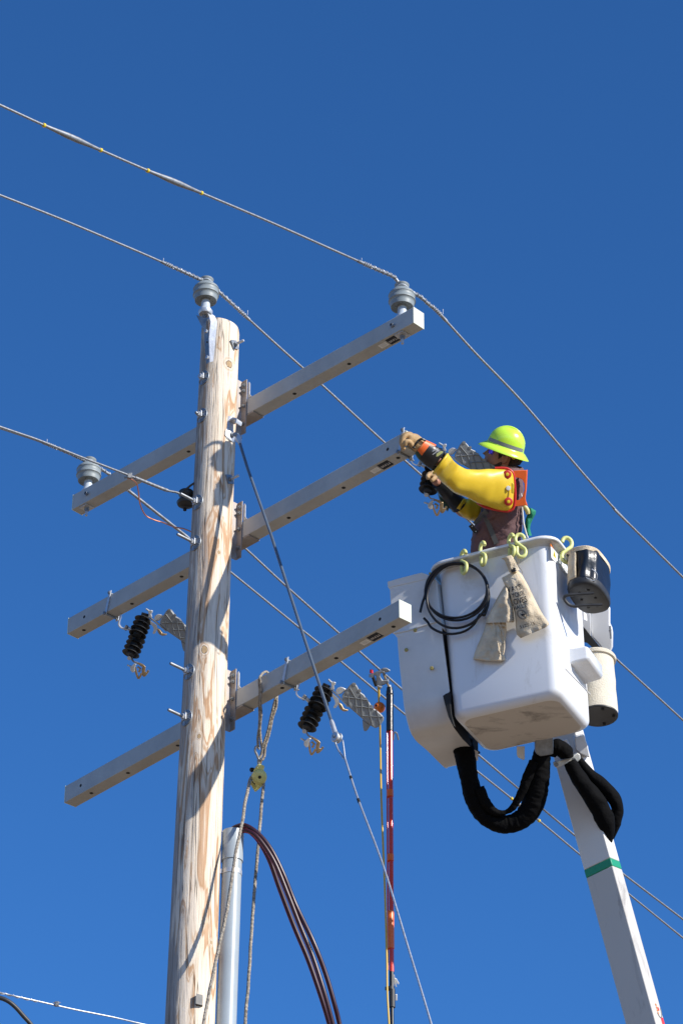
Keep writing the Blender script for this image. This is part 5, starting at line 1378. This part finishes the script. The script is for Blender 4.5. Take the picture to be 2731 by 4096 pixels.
# hard hat
def hatring(a, b_, z, off=0, n=56):
    return [HB+hf*(off+a*math.cos(2*math.pi*j/n))+hl*(b_*math.sin(2*math.pi*j/n))+hu*z for j in range(n)]
hat = MB().rings([hatring(.163, .138, -.040), hatring(.166, .141, -.0385), hatring(.166, .141, -.036), hatring(.150, .127, -.022), hatring(.132, .110, -.007), hatring(.121, .100, -.001),
                  hatring(.118, .098, .006), hatring(.1165, .0965, .02), hatring(.113, .093, .045), hatring(.104, .085, .07), hatring(.088, .071, .093), hatring(.066, .053, .110), hatring(.040, .032, .120), hatring(.015, .012, .1235),
                  hatring(.012, .01, .119), hatring(.06, .05, .105), hatring(.098, .08, .07), hatring(.112, .092, .02), hatring(.112, .092, .0), hatring(.148, .125, -.027)]).build('hard_hat', 'lime', man, auto=R(50))
n_ = 56
def arcr(a, b_, z, j0, j1): 
    r_ = hatring(a, b_, z); return [r_[j % n_] for j in range(j0, j1)]
for sgn in (1,):
    bnd = MB().rings([arcr(.1192, .0992, .004, 3, 26), arcr(.1187, .0987, .014, 2, 26), arcr(.1172, .0972, .026, 3, 26), arcr(.1172, .0972, .0265, 3, 26)], closed=False, caps=False).build('reflective_band', 'grey', hat)
    bn2 = MB().rings([arcr(.1192, .0992, .004, 30, 53), arcr(.1187, .0987, .014, 30, 54), arcr(.1172, .0972, .026, 30, 53)], closed=False, caps=False).build('reflective_band', 'grey', hat)
MB().tube([HB+hf*(.118-.005)*math.cos(R(a))*1.0+hu*(.1225*math.sin(R(a))+.002) for a in range(25, 156, 10)], .009, 10).build('crown_ridge', 'lime', hat)
def hz(x, y, o): q = W2((x, y))[0]; return P(q[0], q[1], DM-o)
MB().prism([hz(x, y, .086) for x, y in ((430, 548), (560, 570), (700, 620), (790, 665), (815, 700), (862, 765), (842, 800), (808, 832), (770, 808), (738, 780), (712, 720), (690, 675), (640, 632), (560, 595), (440, 566))], BK*.004).build('suspension_strap', 'syellow', man)
MB().prism([hz(x, y, .05) for x, y in ((800, 668), (985, 745), (965, 800), (1000, 850), (960, 900), (930, 950), (880, 935), (800, 830), (840, 800), (865, 765))], FW*.10).build('ratchet_knob', 'black', man, bevel=.004)

# sweatshirt, collar, hood
b = MB().rings([torso_ring(y, .03, .045 if y > 1895 else .02) for y in range(1872, 2360, 7)]).build('sweatshirt', 'shirt', man, auto=R(85))
MB().tube([P(2035+46*math.cos(a)+2, 1877-9*math.sin(a)-4*math.cos(a)*-1.2, DM+.085*math.sin(a)) for a in [2*math.pi*i/28 for i in range(28)]], .018, 12, closed=True).build('hood_collar', 'shirt', man)
MB().rings([[hz(940+q*.0+r_*52*math.cos(a), 1330+r_*100*math.sin(a), .06-q) for a in [2*math.pi*i/20 for i in range(20)]] for r_, q in ((.3, -.05), (.9, -.02), (1, .02), (.9, .08), (.3, .12))]).build('hood', 'shirt', man)
# harness
def TS(x, y, off=.006):
    xl, xr, th = trow(y); c = (xl+xr)/2; a = (xr-xl)/2*1.02; q = max(-1, min(1, (x-c)/a)); s_ = max(0, 1-abs(q)**2.3)**.43
    return P(x, y, DM-(th*1.03*s_+off))
def strapr(q, w, off=.010, nm='harness_strap', m='strap'):
    pp = smoothpath([TS(x, y, off) for x, y in q], 4); rs = []
    for i, p in enumerate(pp):
        d = (pp[min(i+1, len(pp)-1)]-pp[max(i-1, 0)]).normalized(); s_ = d.cross(BK).normalized()*w/2
        rs.append([p+s_, p-s_, p-s_-BK*.006, p+s_-BK*.006])
    return MB().rings(rs).build(nm, m, man, auto=R(60))
strapr(W3((470, 290), (400, 360), (330, 440), (265, 520)), .042, .014)
strapr(W3((390, 230), (440, 380), (500, 530), (560, 680), (630, 850)), .030, .010)
bk_c = P(*W3((225, 590))[0], DM-.13)
MB().box(bk_c, (RT*.55-UP*.75).normalized()*.030, (RT*.8+UP*.55).normalized()*.014, BK*.016).build('harness_buckle', 'black', man, bevel=.004)
for q in ((205, 545), (270, 635)): MB().lathe(P(*W3(q)[0], DM-.148), BK, [(0, .004), (.003, .004)], 8).build('buckle_pin', 'galv', man)
MB().tube(smoothpath([hz(x, y, .10) for x, y in ((860, 1300), (900, 1400), (935, 1490), (965, 1600))], 4), .006, 8).build('shoulder_cord', 'white', man)

# near rubber sleeve
def sleeve(secs, dep, th, name, grow=1, par=None, wr=.0):
    rs = []; N__ = (len(secs)-1)*5
    A_ = smoothpath([Vector((x, y, 0)) for (x, y), _ in secs], 5); B_ = smoothpath([Vector((x, y, 0)) for _, (x, y) in secs], 5)
    for i, (p, q) in enumerate(zip(A_, B_)):
        u = i/(len(A_)-1); d_ = lerpl(dep, u); h_ = lerpl(th, u); c = (p+q)/2; r_ = (p-q)/2; rg = []
        for j in range(36):
            a = 2*math.pi*j/36; cx, sy = math.cos(a), math.sin(a)
            k = 1+wr*noise.noise(Vector((u*7, cx*1.3, sy*1.3)))
            v = c+r_*(math.copysign(abs(cx)**.9, cx)*k); f_ = W1((v.x, v.y))[0]
            rg.append(P(f_[0], f_[1], d_-h_*math.copysign(abs(sy)**.9, sy)*k))
        rs.append(rg)
    return MB().rings(rs, caps=True).build(name, 'ysl', par or man, auto=R(60))
S1 = [((606, 352), (488, 508)), ((640, 388), (520, 535)), ((700, 440), (578, 605)), ((760, 474), (655, 668)), ((850, 476), (760, 712)), ((950, 474), (860, 760)), ((1050, 473), (950, 795)), ((1110, 478), (1040, 812)), ((1145, 500), (1110, 820)), ((1163, 560), (1150, 795))]
near = sleeve(S1, [DH+.06, DH+.09, DM-.50, DM-.44, DM-.36, DM-.30, DM-.26, DM-.24, DM-.23, DM-.22], [.058, .066, .078, .090, .090, .085, .075, .06, .045, .025], 'rubber_sleeve', wr=.09)
MB().tube([W_ for W_ in [P(*W1((546+62*math.cos(a)*.98*0+(606-488)/2*math.cos(a)+0, 430-(508-352)/2*math.cos(a)))[0], DH+.06-.060*math.sin(a)) for a in [2*math.pi*i/32 for i in range(32)]]], .008, 10, closed=True).build('cuff_roll', 'ysl', man)
dn = DM-.26
trim = [(850, 752), (900, 782), (950, 800), (1020, 815), (1100, 826), (1140, 815), (1160, 780), (1168, 700), (1165, 620), (1160, 560), (1148, 505), (1120, 478), (1080, 465), (1000, 466)]
MB().tube(smoothpath([P(*W1(q)[0], DM-.235) for q in trim], 4), .0085, 10).build('red_edging', 'red', man)
for x, y in ((1103, 517), (1113, 745)):
    q = P(*W1((x, y))[0], DM-.288 if y < 600 else DM-.285); MB().lathe(q, BK+RT*.15, [(-.006, .026), (.002, .0262), (.0045, .022), (.006, .012)], 28).build('red_washer', 'red', man)
    MB().lathe(q+BK*.006, BK+RT*.15, [(0, .0105), (.005, .0100), (.006, .006)], 18).build('yellow_button', 'syellow', man)
q = P(*W1((1112, 632))[0], DM-.298); wb = MB().lathe(q, BK+RT*.15, [(-.006, .0145), (.003, .014), (.0035, .011)], 22).build('white_button', 'white', man)
MB().prism([P(*W1(v)[0], DM-.284) for v in ((1136, 590), (1150, 588), (1158, 600), (1158, 670), (1148, 680), (1136, 672))], BK*.008).build('size_tab', 'syellow', man, bevel=.003)
# orange sleeve harness
def oz(x, y, o): return P(*W1((x, y))[0], DM-o)
MB().prism([oz(x, y, .215) for x, y in ((1150, 487), (1200, 484), (1266, 481), (1266, 520), (1262, 560), (1262, 600), (1262, 650), (1256, 715), (1262, 760), (1266, 776), (1240, 780), (1170, 786), (1168, 738), (1205, 730), (1234, 700), (1248, 640), (1246, 595), (1232, 562), (1200, 546), (1158, 540))], FW*.010).build('orange_harness', 'orange', man, bevel=.003)
MB().prism([oz(x, y, .205) for x, y in ((1262, 481), (1273, 479), (1270, 545), (1264, 650), (1252, 720), (1274, 778), (1262, 780), (1246, 720), (1258, 650), (1256, 560))], FW*.05).build('orange_harness', 'orange', man, bevel=.002)
for q in ((1182, 508), (1212, 506), (1188, 757), (1210, 755)): MB().lathe(oz(*q, .208), BK, [(0, .0032), (.001, .0032)], 8).build('strap_hole', 'dark', man)
# green cloth and yellow tool at his back
MB().tube(smoothpath([oz(x, y, .10) for x, y in ((1238, 778), (1256, 800), (1272, 825), (1280, 850))], 4), .016, 12).build('yellow_pouch_tube', 'pulley', man)
gb, _ = pillow(W1((1284, 795), (1278, 830), (1268, 860), (1256, 890), (1250, 940), (1252, 985), (1262, 1030)), W1((1312, 803), (1344, 822), (1340, 850), (1318, 890), (1300, 930), (1292, 970), (1308, 1030)), lambda x, y, o: P(x, y, DM-.06-o), .05, 0, fold=.010, seed=3)
gb.build('green_cloth', 'green', man, auto=R(80))
MB().tube(smoothpath([oz(x, y, .13) for x, y in ((1226, 790), (1232, 850), (1240, 930), (1262, 1015), (1275, 1050))], 4), .0055, 8).build('lanyard', 'white', man)
# near glove: gauntlet and hand
def gsec(secs, dep, th, name, m, cap=True, a0=0, a1=360, wr=0, k_=1):
    A_ = smoothpath([Vector((x, y, 0)) for (x, y), _ in secs], 4); B_ = smoothpath([Vector((x, y, 0)) for _, (x, y) in secs], 4); rs = []
    n__ = 32 if a1-a0 == 360 else 20
    for i, (p, q) in enumerate(zip(A_, B_)):
        u = i/(len(A_)-1); d_ = lerpl(dep, u); h_ = lerpl(th, u)*k_; c = (p+q)/2; r_ = (p-q)/2*k_; rg = []
        for j in range(n__ if a1-a0 == 360 else n__+1):
            a = R(a0+(a1-a0)*j/n__); k = 1+wr*noise.noise(Vector((u*5, math.cos(a)*1.6, math.sin(a)*1.6+3)))
            v = c+r_*math.cos(a)*k; f_ = W4((v.x, v.y))[0]; rg.append(P(f_[0], f_[1], d_-h_*math.sin(a)*k))
        rs.append(rg)
    full_ = a1-a0 == 360
    o = MB().rings(rs, closed=full_, caps=cap and full_).build(name, m, man, auto=R(70))
    if not full_:
        s__ = o.modifiers.new('t', 'SOLIDIFY'); s__.thickness = .003
    return o
gd = [DH, DH+.01, DH+.03, DH+.06]; gt = [.034, .044, .052, .062]
gsec([((640, 368), (450, 620)), ((715, 405), (520, 692)), ((800, 455), (595, 750)), ((862, 492), (652, 792))], gd, gt, 'rubber_glove_cuff', 'black')
gsec([((545, 320), (385, 520)), ((630, 360), (440, 610)), ((712, 402), (520, 690))], [DH, DH+.01, DH+.02], [.034, .039, .045], 'green_glove_lining', 'greenr', k_=1.03)
gsec([((545, 320), (385, 520)), ((630, 360), (440, 610)), ((712, 402), (520, 690))], [DH, DH+.01, DH+.02], [.034, .039, .045], 'orange_cuff', 'orange', a0=-40, a1=118, k_=1.10)
MB().prism([P(*W4(v)[0], DH-.052) for v in ((725, 530), (790, 490), (825, 492), (822, 515), (750, 570), (718, 575))], BK*.003).build('size_patch', 'yelp', man, bevel=.001)
for x, y in ((690, 470), (740, 480), (690, 520), (730, 450)):
    MB().prism([P(*W4(v)[0], DH-.051) for v in ((x-30, y+18), (x+25, y-16), (x+29, y-9), (x-26, y+25))], BK*.002).build('cuff_lettering', 'text', man)
hb_ = MB()
def hsec(secs, dep, th):
    A_ = smoothpath([Vector((x, y, 0)) for (x, y), _ in secs], 4); B_ = smoothpath([Vector((x, y, 0)) for _, (x, y) in secs], 4); rs = []
    for i, (p, q) in enumerate(zip(A_, B_)):
        u = i/(len(A_)-1); d_ = lerpl(dep, u); h_ = lerpl(th, u); c = (p+q)/2; r_ = (p-q)/2; rg = []
        for j in range(24):
            a = 2*math.pi*j/24; v = c+r_*math.cos(a); f_ = W4((v.x, v.y))[0]; rg.append(P(f_[0], f_[1], d_-h_*math.sin(a)))
        rs.append(rg)
    hb_.rings(rs)
hsec([((300, 215), (262, 345)), ((350, 208), (285, 400)), ((420, 220), (320, 430)), ((480, 262), (360, 468)), ((530, 305), (392, 510)), ((560, 325), (410, 540))], [DH-.04, DH-.035, DH-.02, DH-.01, DH, DH], [.024, .032, .036, .036, .036, .038])
def finger(q, r0, r1):
    pp = smoothpath([P(*W4((x, y))[0], DH-o_) for x, y, o_ in q], 5); hb_.tube(pp, [r0+(r1-r0)*i/(len(pp)-1) for i in range(len(pp))], 12)
finger([(320, 250, .045), (255, 240, .062), (200, 290, .075), (182, 370, .080), (205, 440, .075), (222, 462, .07)], .0155, .012)
finger([(320, 245, .03), (250, 225, .045), (190, 265, .055), (172, 340, .058), (180, 400, .055)], .0155, .012)
finger([(330, 240, .01), (270, 218, .02), (205, 250, .025), (180, 310, .025)], .015, .012)
finger([(340, 235, -.01), (290, 215, -.01), (225, 245, -.01), (190, 290, -.01)], .014, .011)
finger([(340, 400, .05), (300, 350, .070), (262, 335, .085), (236, 360, .09), (232, 400, .085)], .016, .012)
hg = hb_.build('work_glove', 'glove', man)
rm = hg.modifiers.new('fuse', 'REMESH'); rm.mode = 'VOXEL'; rm.voxel_size = .0035; rm.use_smooth_shade = True
s_ = hg.modifiers.new('s', 'SMOOTH'); s_.factor = .5; s_.iterations = 2
MB().tube(smoothpath([P(*W4((x, y))[0], DH-o_) for x, y, o_ in ((395, 310, .028), (430, 330, .046), (390, 385, .050), (350, 415, .048), (385, 440, .04))], 4), .0065, 8).build('wrist_strap', 'black', man)
MB().tube(smoothpath([P(*W4((x, y))[0], DH-o_) for x, y, o_ in ((430, 330, .046), (480, 300, .045), (520, 305, .040), (555, 325, .034))], 4), .007, 8).build('wrist_strap', 'black', man)
# far sleeve, glove and hand
S2 = [((935, 690), (880, 900)), ((870, 690), (830, 912)), ((815, 700), (775, 898)), ((772, 722), (715, 862)), ((748, 712), (680, 822)), ((740, 716), (676, 808))]
sleeve(S2, [DM+.16, DM+.13, DM+.10, DM+.07, DM+.03, DM+.02], [.07, .075, .075, .068, .064, .058], 'rubber_sleeve', wr=.12)
gsec([((1000, 1180), (900, 1440)), ((930, 1080), (800, 1330)), ((850, 950), (730, 1120)), ((760, 850), (660, 990))], [DM+.05, DM, DM-.06, DM-.14], [.055, .05, .04, .034], 'rubber_glove_cuff', 'greenr')
hb_ = MB(); FARO = DH-DM
hsec([((780, 860), (680, 1010)), ((720, 810), (630, 930)), ((660, 790), (600, 880))], [DM-.14, DM-.17, DM-.19], [.034, .034, .024])
for k in range(4):
    finger([(668, 838+k*8, FARO+.16+.016*k), (610, 845+k*6, FARO+.17+.018*k), (583, 880+k*4, FARO+.19+.02*k), (600, 915, FARO+.21+.02*k)], .014, .011)
finger([(712, 880, FARO+.17), (700, 905, FARO+.185), (670, 935, FARO+.205), (640, 955, FARO+.215)], .015, .012)
_pp = smoothpath([P(1833, 2020, DM+.04), P(1800, 1987, DM-.01), P(1765, 1945, DM-.10), P(1748, 1930, DM-.14)], 6)
MB().tube(_pp, [.058-.020*i/(len(_pp)-1) for i in range(len(_pp))], 24).build('rubber_gauntlet', 'black', man)
hg = hb_.build('work_glove', 'glove', man)
rm = hg.modifiers.new('fuse', 'REMESH'); rm.mode = 'VOXEL'; rm.voxel_size = .004; rm.use_smooth_shade = True
